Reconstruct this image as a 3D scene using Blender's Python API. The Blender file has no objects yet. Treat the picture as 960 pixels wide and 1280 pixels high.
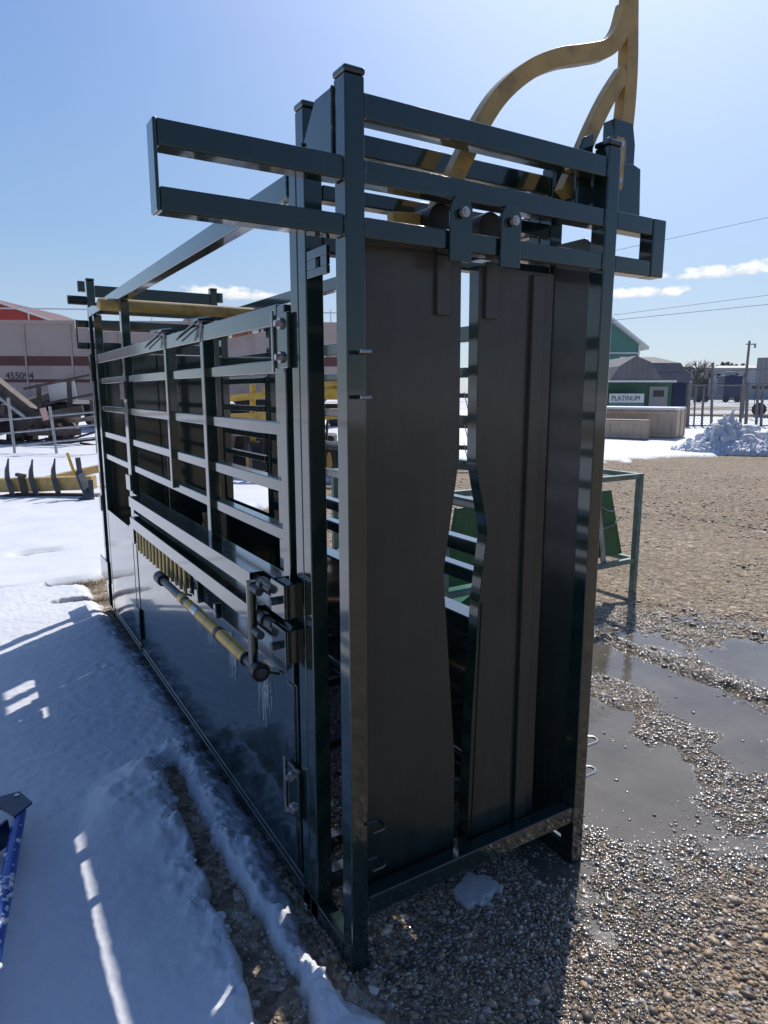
import bpy, bmesh, math, random
import numpy as np
from mathutils import Vector, Matrix, Euler, noise as mnoise
random.seed(7); rng = np.random.default_rng(7)
C = bpy.context.scene.collection
sc = bpy.context.scene
PI = math.pi

# ------------------------------------------------------------------ camera (world axes = axes of the chute)
YAW, PITCH, F = 0.549457, 0.175309, 845.8
CAM = Vector((-0.77776, -1.436368, 1.6))
cam = bpy.data.cameras.new('camera'); camo = bpy.data.objects.new('camera', cam); C.objects.link(camo)
camo.location = CAM; camo.rotation_euler = Euler((PI/2 - PITCH, 0, -YAW), 'XYZ')
cam.sensor_fit = 'HORIZONTAL'; cam.sensor_width = 36; cam.lens = 36*F/960
cam.clip_start = 0.02; cam.clip_end = 3000
sc.camera = camo
sc.render.resolution_x = 768; sc.render.resolution_y = 1024
sc.view_settings.view_transform = 'Standard'; sc.view_settings.look = 'None'; sc.view_settings.exposure = 0
sc.cycles.use_denoising = True
sc.cycles.max_bounces = 8; sc.cycles.caustics_reflective = False; sc.cycles.caustics_refractive = False
FW = Vector((math.sin(YAW), math.cos(YAW), 0)); RT = Vector((math.cos(YAW), -math.sin(YAW), 0))
def zat(py, D):                                   # height seen on picture row py at horizontal distance D
    return 1.6 + D*math.tan(math.atan((640-py)/F) - PITCH)
def at(px, D, z=0.0):                             # point on picture column px at horizontal distance D and height z
    dep = D*math.cos(PITCH) + (1.6-z)*math.sin(PITCH)
    p = Vector((CAM.x, CAM.y, 0)) + FW*D + RT*((px-480)/F*dep); p.z = z
    return p

# ------------------------------------------------------------------ material helpers
class NT:
    def __init__(s, nt): s.t = nt; s.n = nt.nodes; s.l = nt.links
    def add(s, typ, **kw):
        n = s.n.new(typ)
        for k, v in kw.items():
            if k in n.inputs: 
                n.inputs[k].default_value = v
            else: setattr(n, k, v)
        return n
    def link(s, a, b): s.l.new(a, b)
    def ramp(s, fac, stops):
        r = s.n.new('ShaderNodeValToRGB'); e = r.color_ramp.elements
        while len(e) < len(stops): e.new(0.5)
        for i, (p, c) in enumerate(stops):
            e[i].position = p; e[i].color = (c if len(c) == 4 else (*c, 1)) if not isinstance(c, (int, float)) else (c, c, c, 1)
        s.link(fac, r.inputs[0]); return r.outputs[0]
    def noise(s, vec, scale, detail=4, rough=.55, dist=0):
        n = s.add('ShaderNodeTexNoise'); n.inputs['Scale'].default_value = scale; n.inputs['Detail'].default_value = detail
        n.inputs['Roughness'].default_value = rough; n.inputs['Distortion'].default_value = dist
        if vec: s.link(vec, n.inputs['Vector'])
        return n.outputs['Fac']
    def math(s, op, a, b=None, clamp=False):
        m = s.n.new('ShaderNodeMath'); m.operation = op; m.use_clamp = clamp
        for i, v in enumerate((a, b)):
            if v is None: continue
            if isinstance(v, (int, float)): m.inputs[i].default_value = v
            else: s.link(v, m.inputs[i])
        return m.outputs[0]
    def mix(s, fac, a, b):
        m = s.n.new('ShaderNodeMix'); m.data_type = 'RGBA'
        for i, v in ((0, fac), (6, a), (7, b)):
            if isinstance(v, (int, float)): m.inputs[i].default_value = v if i == 0 else (v, v, v, 1)
            elif isinstance(v, tuple): m.inputs[i].default_value = (*v, 1) if len(v) == 3 else v
            else: s.link(v, m.inputs[i])
        return m.outputs[2]
def newmat(name):
    m = bpy.data.materials.new(name); m.use_nodes = True; t = NT(m.node_tree)
    b = m.node_tree.nodes['Principled BSDF']; return m, t, b
def objco(t):
    return t.add('ShaderNodeTexCoord').outputs['Object']
def worldco(t):
    return t.add('ShaderNodeNewGeometry').outputs['Position']

def paint(name, col, rough=.25, var=.25, spec=.5, bump=.03, dirt=None, dirtamt=.3, coat=0., metal=0., scale=9):
    m, t, b = newmat(name); co = worldco(t)
    n = t.noise(co, scale, 5, .6); n2 = t.noise(co, scale*14, 3, .6)
    dark = tuple(c*(1-var) for c in col); lite = tuple(min(1, c*(1+var)+.002) for c in col)
    c = t.ramp(n, [(.3, dark), (.7, lite)])
    if dirt:
        f = t.ramp(t.math('MULTIPLY', t.noise(co, scale*.7, 8, .7), 1), [(.5, 0.), (.72, dirtamt)])
        c = t.mix(f, c, dirt)
    t.link(c, b.inputs['Base Color'])
    r = t.ramp(n2, [(.3, max(.02, rough*.7)), (.75, min(1, rough*1.35))]); t.link(r, b.inputs['Roughness'])
    b.inputs['Specular IOR Level'].default_value = spec; b.inputs['Metallic'].default_value = metal
    b.inputs['Coat Weight'].default_value = coat; b.inputs['Coat Roughness'].default_value = .08
    if bump:
        bp = t.add('ShaderNodeBump'); bp.inputs['Strength'].default_value = bump*4; bp.inputs['Distance'].default_value = .004
        t.link(t.noise(co, 7, 3, .5), bp.inputs['Height']); t.link(bp.outputs[0], b.inputs['Normal'])
    return m
M = {}
def chute_paint():
    m, t, b = newmat('dark_green_enamel'); co = worldco(t)
    n = t.noise(co, 6, 6, .62)
    c = t.ramp(n, [(.3, (.006, .020, .019)), (.7, (.011, .032, .030))])
    # dried water and dust film, stronger near the ground
    sp = t.add('ShaderNodeSeparateXYZ'); t.link(co, sp.inputs[0])
    mp = t.add('ShaderNodeMapping'); t.link(co, mp.inputs[0]); mp.inputs['Scale'].default_value = (30, 30, 3)
    st = t.noise(mp.outputs[0], 1.6, 6, .7)
    low = t.math('SUBTRACT', 1.0, t.math('MULTIPLY', sp.outputs['Z'], 1.2), True)
    f = t.math('MULTIPLY', t.ramp(st, [(.5, 0.), (.75, .35)]), t.math('ADD', t.math('MULTIPLY', low, .5), .12))
    c = t.mix(f, c, (.12, .125, .12))
    chip = t.ramp(t.noise(co, 55, 5, .75), [(.705, 0.), (.72, 1.)]); area = t.ramp(t.noise(co, 3, 3), [(.50, 0.), (.6, 1.)])
    c = t.mix(t.math('MULTIPLY', chip, area), c, (.16, .12, .10))
    t.link(c, b.inputs['Base Color'])
    r = t.ramp(t.noise(co, 14, 8, .75), [(.3, .08), (.75, .27)]); t.link(r, b.inputs['Roughness'])
    b.inputs['Specular IOR Level'].default_value = .3
    b.inputs['Coat Weight'].default_value = 1.; b.inputs['Coat IOR'].default_value = 1.62; b.inputs['Coat Roughness'].default_value = .06
    bp = t.add('ShaderNodeBump'); bp.inputs['Strength'].default_value = .16; bp.inputs['Distance'].default_value = .01
    t.link(t.noise(co, 5, 3, .5), bp.inputs['Height']); t.link(bp.outputs[0], b.inputs['Normal'])
    return m
M['green'] = chute_paint()
M['yellow'] = paint('machine_yellow', (.68, .44, .07), .4, .12, dirt=(.16, .09, .04), dirtamt=.7)
M['mustard'] = paint('mustard_enamel', (.55, .37, .12), .35, .15, dirt=(.16, .10, .05), dirtamt=.65, scale=14)  # yellow paled to take in the sun flare on the levers
M['rubber'] = paint('black_rubber', (.012, .012, .013), .45, .3)
M['zinc'] = paint('zinc_steel', (.42, .42, .43), .32, .2, metal=.85)
M['galv'] = paint('galvanised', (.36, .39, .42), .45, .25, metal=.5, dirt=(.2, .17, .13), dirtamt=.4)
M['brass'] = paint('brass_strip', (.62, .48, .22), .35, .2, metal=.3)
M['bolt'] = paint('bolt_zinc', (.55, .5, .5), .3, .2, metal=.7)
M['blue'] = paint('blue_enamel', (.015, .10, .42), .35, .2, dirt=(.5, .5, .55), dirtamt=.2)
M['navy'] = paint('navy_enamel', (.012, .03, .09), .4, .2)
M['teeth'] = paint('worn_steel', (.07, .085, .10), .45, .35, metal=.3, dirt=(.12, .07, .04), dirtamt=.5)
M['cream'] = paint('car_cream', (.47, .38, .35), .6, .06, dirt=(.25, .17, .13), dirtamt=.45, scale=.8, bump=0)
M['maroon'] = paint('car_maroon', (.13, .045, .045), .6, .12, scale=.8, bump=0)
M['cdark'] = paint('soot_dark', (.04, .042, .047), .7, .4, scale=2)  # dark tone lifted, distance haze put into the colour
M['rust'] = paint('rusty_iron', (.085, .068, .062), .8, .5, scale=4, dirt=(.11, .05, .025), dirtamt=.7)  # rust paled with painted distance haze
M['red'] = paint('red_roof', (.42, .05, .04), .5, .1, scale=.6, bump=0)
M['redbox'] = paint('red_enamel', (.55, .03, .02), .4, .1)
M['white'] = paint('white_paint', (.72, .73, .75), .5, .06, scale=2)
M['pink'] = paint('tag_pink', (.62, .36, .34), .6, .1)
M['black'] = paint('black_letter', (.02, .02, .022), .6, .1)
M['shedgreen'] = paint('shed_green', (.035, .10, .075), .6, .12, scale=2, bump=0)
M['teal'] = paint('teal_cladding', (.09, .24, .22), .6, .08, scale=.5, bump=0)  # teal lifted as haze put into the paint colour
M['greypanel'] = paint('grey_metal', (.26, .27, .28), .55, .1, scale=.6, bump=0)
M['farwhite'] = paint('far_white_cladding', (.42, .45, .5), .7, .06, scale=.1, bump=0)
M['stand'] = paint('stand_pipe_green', (.13, .22, .19), .4, .3, dirt=(.4, .36, .3), dirtamt=.6)
M['leafgreen'] = paint('fresh_green_enamel', (.012, .13, .055), .3, .2)
M['postgrey'] = paint('hazed_weathered_post', (.19, .19, .195), .8, .25, scale=3)  # grey lightened to paint in aerial haze
M['polewood'] = paint('pole_wood', (.17, .155, .145), .85, .3, scale=3)
M['conifer'] = paint('conifer_needles', (.02, .035, .025), .9, .4, scale=2, bump=0)
M['bark'] = paint('bark', (.09, .075, .065), .9, .3, scale=3, bump=0)
M['wire'] = paint('wire', (.03, .03, .035), .6, .1, bump=0)
M['glass'] = paint('dark_glass', (.03, .04, .05), .1, .1, bump=0)

def door_mat():
    m = M['green'].copy(); m.name = 'hazed_streaked_door_enamel'; t = NT(m.node_tree); b = m.node_tree.nodes['Principled BSDF']
    old = b.inputs['Base Color'].links[0].from_socket; co = worldco(t)
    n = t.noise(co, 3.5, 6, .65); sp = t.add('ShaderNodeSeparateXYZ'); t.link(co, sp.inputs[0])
    f = t.math('MULTIPLY', t.ramp(n, [(.3, .55), (.75, 1.)]), t.ramp(t.math('DIVIDE', sp.outputs['Z'], 2), [(.12, .08), (.95, .8)]))  # glare haze painted in: paler brown towards the door tops
    mp = t.add('ShaderNodeMapping'); t.link(co, mp.inputs[0]); mp.inputs['Scale'].default_value = (22, 22, 1.1)
    st = t.noise(mp.outputs[0], 1.4, 7, .72); f2 = t.ramp(st, [(.48, 0.), (.75, .10)]); rub = t.noise(co, 2.2, 3, .5, 1.5)
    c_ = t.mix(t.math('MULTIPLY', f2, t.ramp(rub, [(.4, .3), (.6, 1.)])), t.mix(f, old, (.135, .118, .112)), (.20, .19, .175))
    t.link(c_, b.inputs['Base Color']); t.link(t.ramp(t.noise(co, 6, 6, .7), [(.3, .12), (.7, .28)]), b.inputs['Roughness']); b.inputs['Coat Weight'].default_value = 0.; b.inputs['Specular IOR Level'].default_value = .35; return m
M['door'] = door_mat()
def shingles():
    m, t, b = newmat('grey_shingle'); co = objco(t)
    br = t.add('ShaderNodeTexBrick'); t.link(co, br.inputs[0]); br.inputs['Scale'].default_value = 2.2
    br.inputs['Color1'].default_value = (.15, .15, .17, 1); br.inputs['Color2'].default_value = (.19, .185, .20, 1)
    br.inputs['Mortar'].default_value = (.11, .11, .12, 1); br.inputs['Mortar Size'].default_value = .03
    t.link(t.mix(t.ramp(t.noise(co, 1.2, 5), [(.4, 0.), (.7, .5)]), br.outputs[0], (.22, .21, .22)), b.inputs['Base Color'])
    b.inputs['Roughness'].default_value = .8; return m
M['shingle'] = shingles()
def ribbed(name, col, freq):
    m, t, b = newmat(name); co = objco(t)
    w = t.add('ShaderNodeTexWave'); w.bands_direction = 'X'; w.inputs['Scale'].default_value = freq; t.link(co, w.inputs[0])
    c = t.ramp(w.outputs['Fac'], [(0., tuple(x*.72 for x in col)), (.25, col), (1., col)])
    c = t.mix(t.ramp(t.noise(co, .8, 5), [(.35, 0.), (.8, .35)]), c, tuple(x*.6 for x in col))
    t.link(c, b.inputs['Base Color']); b.inputs['Roughness'].default_value = .6; return m
M['tealrib'] = ribbed('teal_ribbed', (.09, .24, .22), 1.6)  # cladding colour paled to paint in distance haze
M['shedrib'] = ribbed('green_ribbed', (.035, .11, .075), 2.2)
M['greyrib'] = ribbed('grey_ribbed', (.27, .28, .30), 1.2)
def crate_wood():
    m, t, b = newmat('crate_plywood'); co = objco(t)
    mp = t.add('ShaderNodeMapping'); t.link(co, mp.inputs[0]); mp.inputs['Scale'].default_value = (3, 3, .5)
    n = t.noise(mp.outputs[0], 3.5, 6, .65, 1.2)
    c = t.ramp(n, [(.3, (.38, .29, .22)), (.6, (.54, .44, .34)), (.8, (.62, .53, .43))])
    t.link(c, b.inputs['Base Color']); b.inputs['Roughness'].default_value = .85; return m
M['crate'] = crate_wood()
def snow_mat():
    m, t, b = newmat('snow'); co = worldco(t)
    n = t.noise(co, 2.5, 5, .6); sp = t.noise(co, 170, 3, .7)
    c = t.ramp(n, [(.3, (.68, .71, .77)), (.7, (.78, .80, .84))])
    c = t.mix(t.ramp(sp, [(.62, 0.), (.78, .35)]), c, (.62, .62, .64))
    sz_ = t.add('ShaderNodeSeparateXYZ'); t.link(co, sz_.inputs[0])
    thin = t.ramp(t.math('ADD', t.math('MULTIPLY', sz_.outputs['Z'], 20.), t.math('MULTIPLY', t.noise(co, 35, 5, .7), .8)), [(.45, .75), (1.0, 0.)])
    c = t.mix(thin, c, (.30, .27, .24))
    speck = t.ramp(t.noise(co, 240, 2, .6), [(.72, 0.), (.76, 1.)]); c = t.mix(t.math('MULTIPLY', speck, t.ramp(t.noise(co, 1.7, 4), [(.5, 0.), (.7, .7)])), c, (.25, .22, .2))
    t.link(c, b.inputs['Base Color']); b.inputs['Roughness'].default_value = .6
    b.inputs['Specular IOR Level'].default_value = .25
    b1 = t.add('ShaderNodeBump'); b1.inputs['Strength'].default_value = .5; b1.inputs['Distance'].default_value = .004
    t.link(t.noise(co, 110, 5, .7), b1.inputs['Height'])
    b2 = t.add('ShaderNodeBump'); b2.inputs['Strength'].default_value = .22; b2.inputs['Distance'].default_value = .02
    t.link(t.noise(co, 9, 5, .6), b2.inputs['Height']); t.link(b1.outputs[0], b2.inputs['Normal'])
    t.link(b2.outputs[0], b.inputs['Normal']); return m
M['snow'] = snow_mat()
def water_mat():
    m, t, b = newmat('puddle_water'); co = worldco(t)
    b.inputs['Base Color'].default_value = (.085, .078, .066, 1)
    n = t.noise(co, 3, 5, .6)
    t.link(t.ramp(n, [(.3, (.10, .088, .070)), (.7, (.175, .155, .125))]), b.inputs['Base Color'])
    b.inputs['Roughness'].default_value = .03
    b.inputs['Specular IOR Level'].default_value = .5
    bp = t.add('ShaderNodeBump'); bp.inputs['Strength'].default_value = .12; bp.inputs['Distance'].default_value = .01
    t.link(t.noise(co, 22, 3, .5), bp.inputs['Height']); t.link(bp.outputs[0], b.inputs['Normal']); return m
M['water'] = water_mat()
def gravel_mat(name='gravel_ground', far=False):
    m, t, b = newmat(name); co = worldco(t)
    v1 = t.add('ShaderNodeTexVoronoi'); v1.inputs['Scale'].default_value = 62; t.link(co, v1.inputs['Vector'])
    v2 = t.add('ShaderNodeTexVoronoi'); v2.inputs['Scale'].default_value = 24; v2.inputs['Randomness'].default_value = 1; t.link(co, v2.inputs['Vector'])
    s1 = t.add('ShaderNodeSeparateColor'); t.link(v1.outputs['Color'], s1.inputs[0])
    s2 = t.add('ShaderNodeSeparateColor'); t.link(v2.outputs['Color'], s2.inputs[0])
    stops = [(0., (.13, .105, .08)), (.3, (.26, .205, .145)), (.55, (.36, .29, .205)), (.8, (.43, .34, .245)), (1., (.62, .55, .46))]
    c1 = t.ramp(s1.outputs[0], stops); c2 = t.ramp(s2.outputs[1], stops)
    c = t.mix(t.ramp(t.noise(co, 9, 3), [(.42, 0.), (.6, 1.)]), c1, c2)
    n3 = t.noise(co, 13, 9, .85)
    mm = t.add('ShaderNodeMix'); mm.data_type = 'RGBA'; mm.blend_type = 'MULTIPLY'; mm.inputs[0].default_value = 1.
    t.link(c, mm.inputs[6]); t.link(t.ramp(n3, [(.32, (.38, .36, .34)), (.46, (.85, .82, .8)), (.56, (1.1, 1.08, 1.05)), (.68, (1.75, 1.7, 1.65))]), mm.inputs[7]); c = mm.outputs[2]
    big = t.noise(co, .55, 6, .62, .6)
    c = t.mix(t.ramp(big, [(.38, .0), (.62, .4)]), c, (.22, .165, .11))
    sx = t.add('ShaderNodeSeparateXYZ'); t.link(co, sx.inputs[0])
    # wet band: close to the puddles (from the vertex attribute written on the ground sheet)
    at_ = t.add('ShaderNodeAttribute'); at_.attribute_name = 'wet'
    wet = t.ramp(t.math('ADD', at_.outputs['Fac'], t.math('MULTIPLY', t.math('SUBTRACT', t.noise(co, 5, 5, .7), .5), .7)), [(.35, 0.), (.6, 1.)])
    dk = t.add('ShaderNodeMix'); dk.data_type = 'RGBA'; dk.blend_type = 'MULTIPLY'; t.link(wet, dk.inputs[0]); t.link(c, dk.inputs[6]); dk.inputs[7].default_value = (.72, .69, .64, 1)
    t.link(dk.outputs[2], b.inputs['Base Color'])
    t.link(t.ramp(wet, [(0., .85), (1., .18)]), b.inputs['Roughness'])
    t.link(t.ramp(wet, [(0., .2), (1., .55)]), b.inputs['Specular IOR Level'])
    h = t.math('ADD', t.math('MULTIPLY', v1.outputs['Distance'], -1.0), t.math('MULTIPLY', v2.outputs['Distance'], -1.2))
    bp = t.add('ShaderNodeBump'); bp.inputs['Strength'].default_value = .9; bp.inputs['Distance'].default_value = .012
    t.link(h, bp.inputs['Height'])
    b2 = t.add('ShaderNodeBump'); b2.inputs['Strength'].default_value = .6; b2.inputs['Distance'].default_value = .05
    t.link(t.noise(co, 4, 6, .7), b2.inputs['Height']); t.link(bp.outputs[0], b2.inputs['Normal'])
    t.link(b2.outputs[0], b.inputs['Normal'])
    return m
M['gravel'] = gravel_mat()
def pebble_mat(name, rough, dark, warm=1.0):
    m, t, b = newmat(name); g = t.add('ShaderNodeNewGeometry')
    stops = [(0., (.05, .045, .045)), (.18, (.10, .085, .07)), (.38, (.17, .13, .09)), (.55, (.24, .165, .095)), (.7, (.30, .22, .14)), (.86, (.22, .20, .19)), (.95, (.40, .34, .27)), (1., (.50, .46, .40))]
    c = t.ramp(g.outputs['Random Per Island'], [(p, tuple(v*dark for v in col)) for p, col in stops])
    n = t.noise(g.outputs['Position'], 220, 4, .7)
    dk = t.add('ShaderNodeMix'); dk.data_type = 'RGBA'; dk.blend_type = 'MULTIPLY'; dk.inputs[0].default_value = 1
    t.link(c, dk.inputs[6]); t.link(t.ramp(n, [(.3, .7), (.7, 1.15)]), dk.inputs[7]); t.link(dk.outputs[2], b.inputs['Base Color'])
    b.inputs['Roughness'].default_value = rough
    bp = t.add('ShaderNodeBump'); bp.inputs['Strength'].default_value = .35; bp.inputs['Distance'].default_value = .002
    t.link(n, bp.inputs['Height']); t.link(bp.outputs[0], b.inputs['Normal']); return m
M['peb_dry'] = pebble_mat('pebble_dry', .5, 1.55); M['peb_wet'] = pebble_mat('pebble_wet', .26, 1.15)
M['peb_wet'].node_tree.nodes['Principled BSDF'].inputs['Specular IOR Level'].default_value = 1.0
M['peb_wet'].node_tree.nodes['Principled BSDF'].inputs['Coat Weight'].default_value = 1.; M['peb_wet'].node_tree.nodes['Principled BSDF'].inputs['Coat Roughness'].default_value = .14; M['peb_wet'].node_tree.nodes['Principled BSDF'].inputs['Coat IOR'].default_value = 1.7

# ------------------------------------------------------------------ mesh helpers
def bx(bm, x0, x1, y0, y1, z0, z1):
    v = [bm.verts.new((x, y, z)) for x in (x0, x1) for y in (y0, y1) for z in (z0, z1)]
    for f in ((0,1,3,2), (4,6,7,5), (0,4,5,1), (2,3,7,6), (0,2,6,4), (1,5,7,3)): bm.faces.new([v[i] for i in f])
def bar(bm, a, b, w, h=None, up=(0,0,1)):          # rectangular bar from a to b
    h = h or w; a = Vector(a); b = Vector(b); d = (b-a).normalized(); u = Vector(up)
    if abs(d.dot(u)) > .98: u = Vector((0,1,0))
    s = d.cross(u).normalized()*w/2; u = s.cross(d).normalized()*h/2
    q = [bm.verts.new(p+s*i+u*j) for p in (a, b) for i, j in ((-1,-1), (1,-1), (1,1), (-1,1))]
    for f in ((3,2,1,0), (4,5,6,7), (0,1,5,4), (1,2,6,5), (2,3,7,6), (3,0,4,7)): bm.faces.new([q[i] for i in f])
def tube(bm, pts, r, n=12, rs=None, cap=True):
    pts = [Vector(p) for p in pts]; rings = []; prev = None
    for i, p in enumerate(pts):
        d = (pts[min(i+1, len(pts)-1)] - pts[max(i-1, 0)]).normalized()
        if prev is None: u = d.orthogonal().normalized()
        else: u = (prev - d*prev.dot(d)).normalized()
        prev = u; w = d.cross(u); rr = rs[i] if rs else r
        rings.append([bm.verts.new(p + (u*math.cos(2*PI*k/n) + w*math.sin(2*PI*k/n))*rr) for k in range(n)])
    for a, b in zip(rings, rings[1:]):
        for k in range(n): bm.faces.new((a[k], a[(k+1) % n], b[(k+1) % n], b[k]))
    if cap: bm.faces.new(rings[0][::-1]); bm.faces.new(rings[-1])
def prism(bm, poly, ax, a, b):                     # polygon (u,v) extruded along axis ax from a to b
    def P(u, v, w): return {0: (w, u, v), 1: (u, w, v), 2: (u, v, w)}[ax]
    A = [bm.verts.new(P(u, v, a)) for u, v in poly]; B = [bm.verts.new(P(u, v, b)) for u, v in poly]
    fs = [bm.faces.new(A[::-1]), bm.faces.new(B)]
    for i in range(len(poly)):
        j = (i+1) % len(poly); fs.append(bm.faces.new((A[i], A[j], B[j], B[i])))
    bmesh.ops.recalc_face_normals(bm, faces=fs)
def cyl(bm, p, d, r, n=14): tube(bm, [Vector(p), Vector(p)+Vector(d)], r, n)
def frame_xf(o, d):                                # matrix with local x along horizontal dir d
    d = Vector(d).normalized(); n = Vector((-d.y, d.x, 0)); return Matrix.Translation(o) @ Matrix(((d.x, n.x, 0, 0), (d.y, n.y, 0, 0), (0, 0, 1, 0), (0, 0, 0, 1)))
def obj(name, bm, mat, parent=None, bevel=.0, smooth=None, mats=None):
    me = bpy.data.meshes.new(name); bm.normal_update(); bm.to_mesh(me); bm.free()
    for mm in (mats or [mat]): me.materials.append(mm)
    o = bpy.data.objects.new(name, me); C.objects.link(o)
    if parent: o.parent = parent
    if smooth is not None:
        me.shade_smooth()
        if smooth > 0: me.set_sharp_from_angle(angle=math.radians(smooth))
    if bevel:
        me.shade_smooth()
        b = o.modifiers.new('bevel', 'BEVEL'); b.width = bevel; b.segments = 2; b.limit_method = 'ANGLE'; b.angle_limit = math.radians(40); b.harden_normals = True
    return o
def make(fn, *a, **k):
    bm = bmesh.new(); fn(bm, *a, **k); return bm
def tag(o, label, cat=None, group=None, kind=None):
    if label: o['label'] = label
    if cat: o['category'] = cat
    if group: o['group'] = group
    if kind: o['kind'] = kind
    return o
def thing(name, label, cat, loc=(0,0,0), group=None, mat=None):
    o = bpy.data.objects.new(name, None); C.objects.link(o); o.location = loc
    if mat is not None: o.matrix_world = mat
    return tag(o, label, cat, group)
def grid_obj(name, xs, ys, zf, mat, keep=None, attr=None):
    X, Y = np.meshgrid(xs, ys); Z = zf(X, Y); nx, ny = len(xs), len(ys)
    co = np.stack([X, Y, Z], -1).reshape(-1, 3)
    i = np.arange(nx*ny).reshape(ny, nx)
    q = np.stack([i[:-1, :-1], i[:-1, 1:], i[1:, 1:], i[1:, :-1]], -1).reshape(-1, 4)
    if keep is not None:
        k = keep(X, Y, Z).reshape(-1); q = q[k[q].any(1)]
    me = bpy.data.meshes.new(name); me.vertices.add(len(co)); me.vertices.foreach_set('co', co.astype(np.float32).ravel())
    me.loops.add(q.size); me.loops.foreach_set('vertex_index', q.astype(np.int32).ravel())
    me.polygons.add(len(q)); me.polygons.foreach_set('loop_start', (np.arange(len(q))*4).astype(np.int32)); 
    me.update(calc_edges=True); me.materials.append(mat); me.shade_smooth()
    if attr:
        for k, f in attr.items():
            a = me.attributes.new(k, 'FLOAT', 'POINT'); a.data.foreach_set('value', f(X, Y).astype(np.float32).ravel())
    o = bpy.data.objects.new(name, me); C.objects.link(o); return o

# numpy value noise
_perm = rng.random((256, 256))
def vn(x, y, s, seed=0):
    x = x*s+seed*17.3+1000; y = y*s+seed*9.1+1000
    xi = np.floor(x).astype(int); yi = np.floor(y).astype(int); fx = x-xi; fy = y-yi
    fx = fx*fx*(3-2*fx); fy = fy*fy*(3-2*fy)
    g = lambda a, b: _perm[a % 256, b % 256]
    return (g(xi, yi)*(1-fx)+g(xi+1, yi)*fx)*(1-fy)+(g(xi, yi+1)*(1-fx)+g(xi+1, yi+1)*fx)*fy
def fbm(x, y, s, oct=4, seed=0, g=.5):
    r = 0; a = 1; t = 0
    for k in range(oct): r = r+a*vn(x, y, s*2**k, seed+k*3); t += a; a *= g
    return r/t
def sstep(a, b, x):
    t = np.clip((x-a)/(b-a), 0, 1); return t*t*(3-2*t)
def seg_d(x, y, pts):                               # distance to a polyline
    d = np.full(np.shape(x), 1e9)
    for (ax, ay), (bx_, by) in zip(pts, pts[1:]):
        vx, vy = bx_-ax, by-ay; t = np.clip(((x-ax)*vx+(y-ay)*vy)/(vx*vx+vy*vy), 0, 1)
        d = np.minimum(d, np.hypot(x-ax-t*vx, y-ay-t*vy))
    return d
def poly_sd(x, y, poly):                            # >0 inside
    inside = np.zeros(np.shape(x), bool); n = len(poly)
    for i in range(n):
        (ax, ay), (bx_, by) = poly[i], poly[(i+1) % n]
        if ay == by: continue
        c = ((ay > y) != (by > y)) & (x < (bx_-ax)*(y-ay)/(by-ay)+ax); inside ^= c
    d = seg_d(x, y, poly+[poly[0]]); return np.where(inside, d, -d)

# ------------------------------------------------------------------ ground, puddles
PUD1 = [(.75,.02), (1.04,.12), (1.34,-.10), (1.47,-.25), (1.9,-.45), (2.6,-.5), (2.62,.35), (2.58,1.35), (2.55,1.55), (2.2,1.5), (1.95,1.2), (1.75,1.05), (1.3,.9), (.75,.7)]
PUD2 = [(2.74,-.6), (3.5,-.4), (3.6,.6), (3.4,.95), (3.0,1.0), (2.82,.75)]
PUD3 = [(2.75,1.5), (2.9,1.0), (3.0,1.05), (2.95,1.4), (2.85,1.6)]
ISL = [(1.96,.405,.17), (1.90,.24,.10), (2.08,.82,.14), (1.62,-.12,.17), (1.95,-.2,.2), (1.78,.02,.1), (2.05,1.0,.1), (2.4,-.3,.15)]
def pud(x, y):
    w = (fbm(x, y, 6, 4, 3)-.5)*.22
    d = np.maximum(np.maximum(poly_sd(x, y, PUD1), poly_sd(x, y, PUD2)), poly_sd(x, y, PUD3)) + w
    for a, b, r in ISL: d = np.minimum(d, np.hypot(x-a, y-b)-r+w*1.1)
    return d
def ground_z(x, y):
    d = pud(x, y)
    z = .004 + (fbm(x, y, 1.3, 4, 1)-.5)*.02 + (fbm(x, y, 12, 3, 5)-.5)*.012
    z = z - sstep(-.10, .16, d)*.024
    for pts, h in (([(2.72,1.6), (2.66,.9), (2.70,.3), (2.6,-.6)], .02), ([(3.62,2.1), (3.64,.95), (3.5,0)], .014), ([(3.25,2.2), (3.3,1.4), (3.2,.9)], .01)):
        z = z + h*np.exp(-(seg_d(x, y, pts)/.045)**2)*(.4+1.2*vn(x, y, 18, 9))
    return z*(sstep(9, 5, x))
def wetf(x, y): return np.clip(1.05 + pud(x, y)*.85 + .3*(fbm(x, y, 1.6, 3, 8)-.5), 0, 1)*sstep(5.2, 3.6, x+.35*y)*sstep(-.85, -.35, y-.30*(x-.6)+.0)
g = grid_obj('gravel_yard', np.arange(-.6, 7.0, .018), np.arange(-1.5, 4.2, .018), lambda x, y: ground_z(x, y), M['gravel'], attr={'wet': wetf})
tag(g, None, kind='structure')
# the wide ground sheet, cut out under the fine one by lying 3 cm lower there
def far_z(x, y):
    inn = (x > -.55) & (x < 6.9) & (y > -1.45) & (y < 4.1)
    return np.where(inn, -.06, -.002)+0*x
def land_mat():
    m = gravel_mat('far_ground'); t = NT(m.node_tree); b = m.node_tree.nodes['Principled BSDF']
    co = worldco(t); base = b.inputs['Base Color'].links[0].from_socket
    ln = t.add('ShaderNodeVectorMath'); ln.operation = 'LENGTH'; t.link(co, ln.inputs[0])
    far = t.ramp(t.math('DIVIDE', ln.outputs['Value'], 60), [(.45, 0.), (.7, 1.)])
    sn = t.math('MULTIPLY', t.ramp(t.noise(co, .09, 6, .6), [(.42, 0.), (.5, 1.)]), far)
    t.link(t.mix(sn, base, (.75, .77, .8)), b.inputs['Base Color']); return m
M['far'] = land_mat()
def mono(a, b, c): return np.concatenate([a, b, c])
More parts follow.
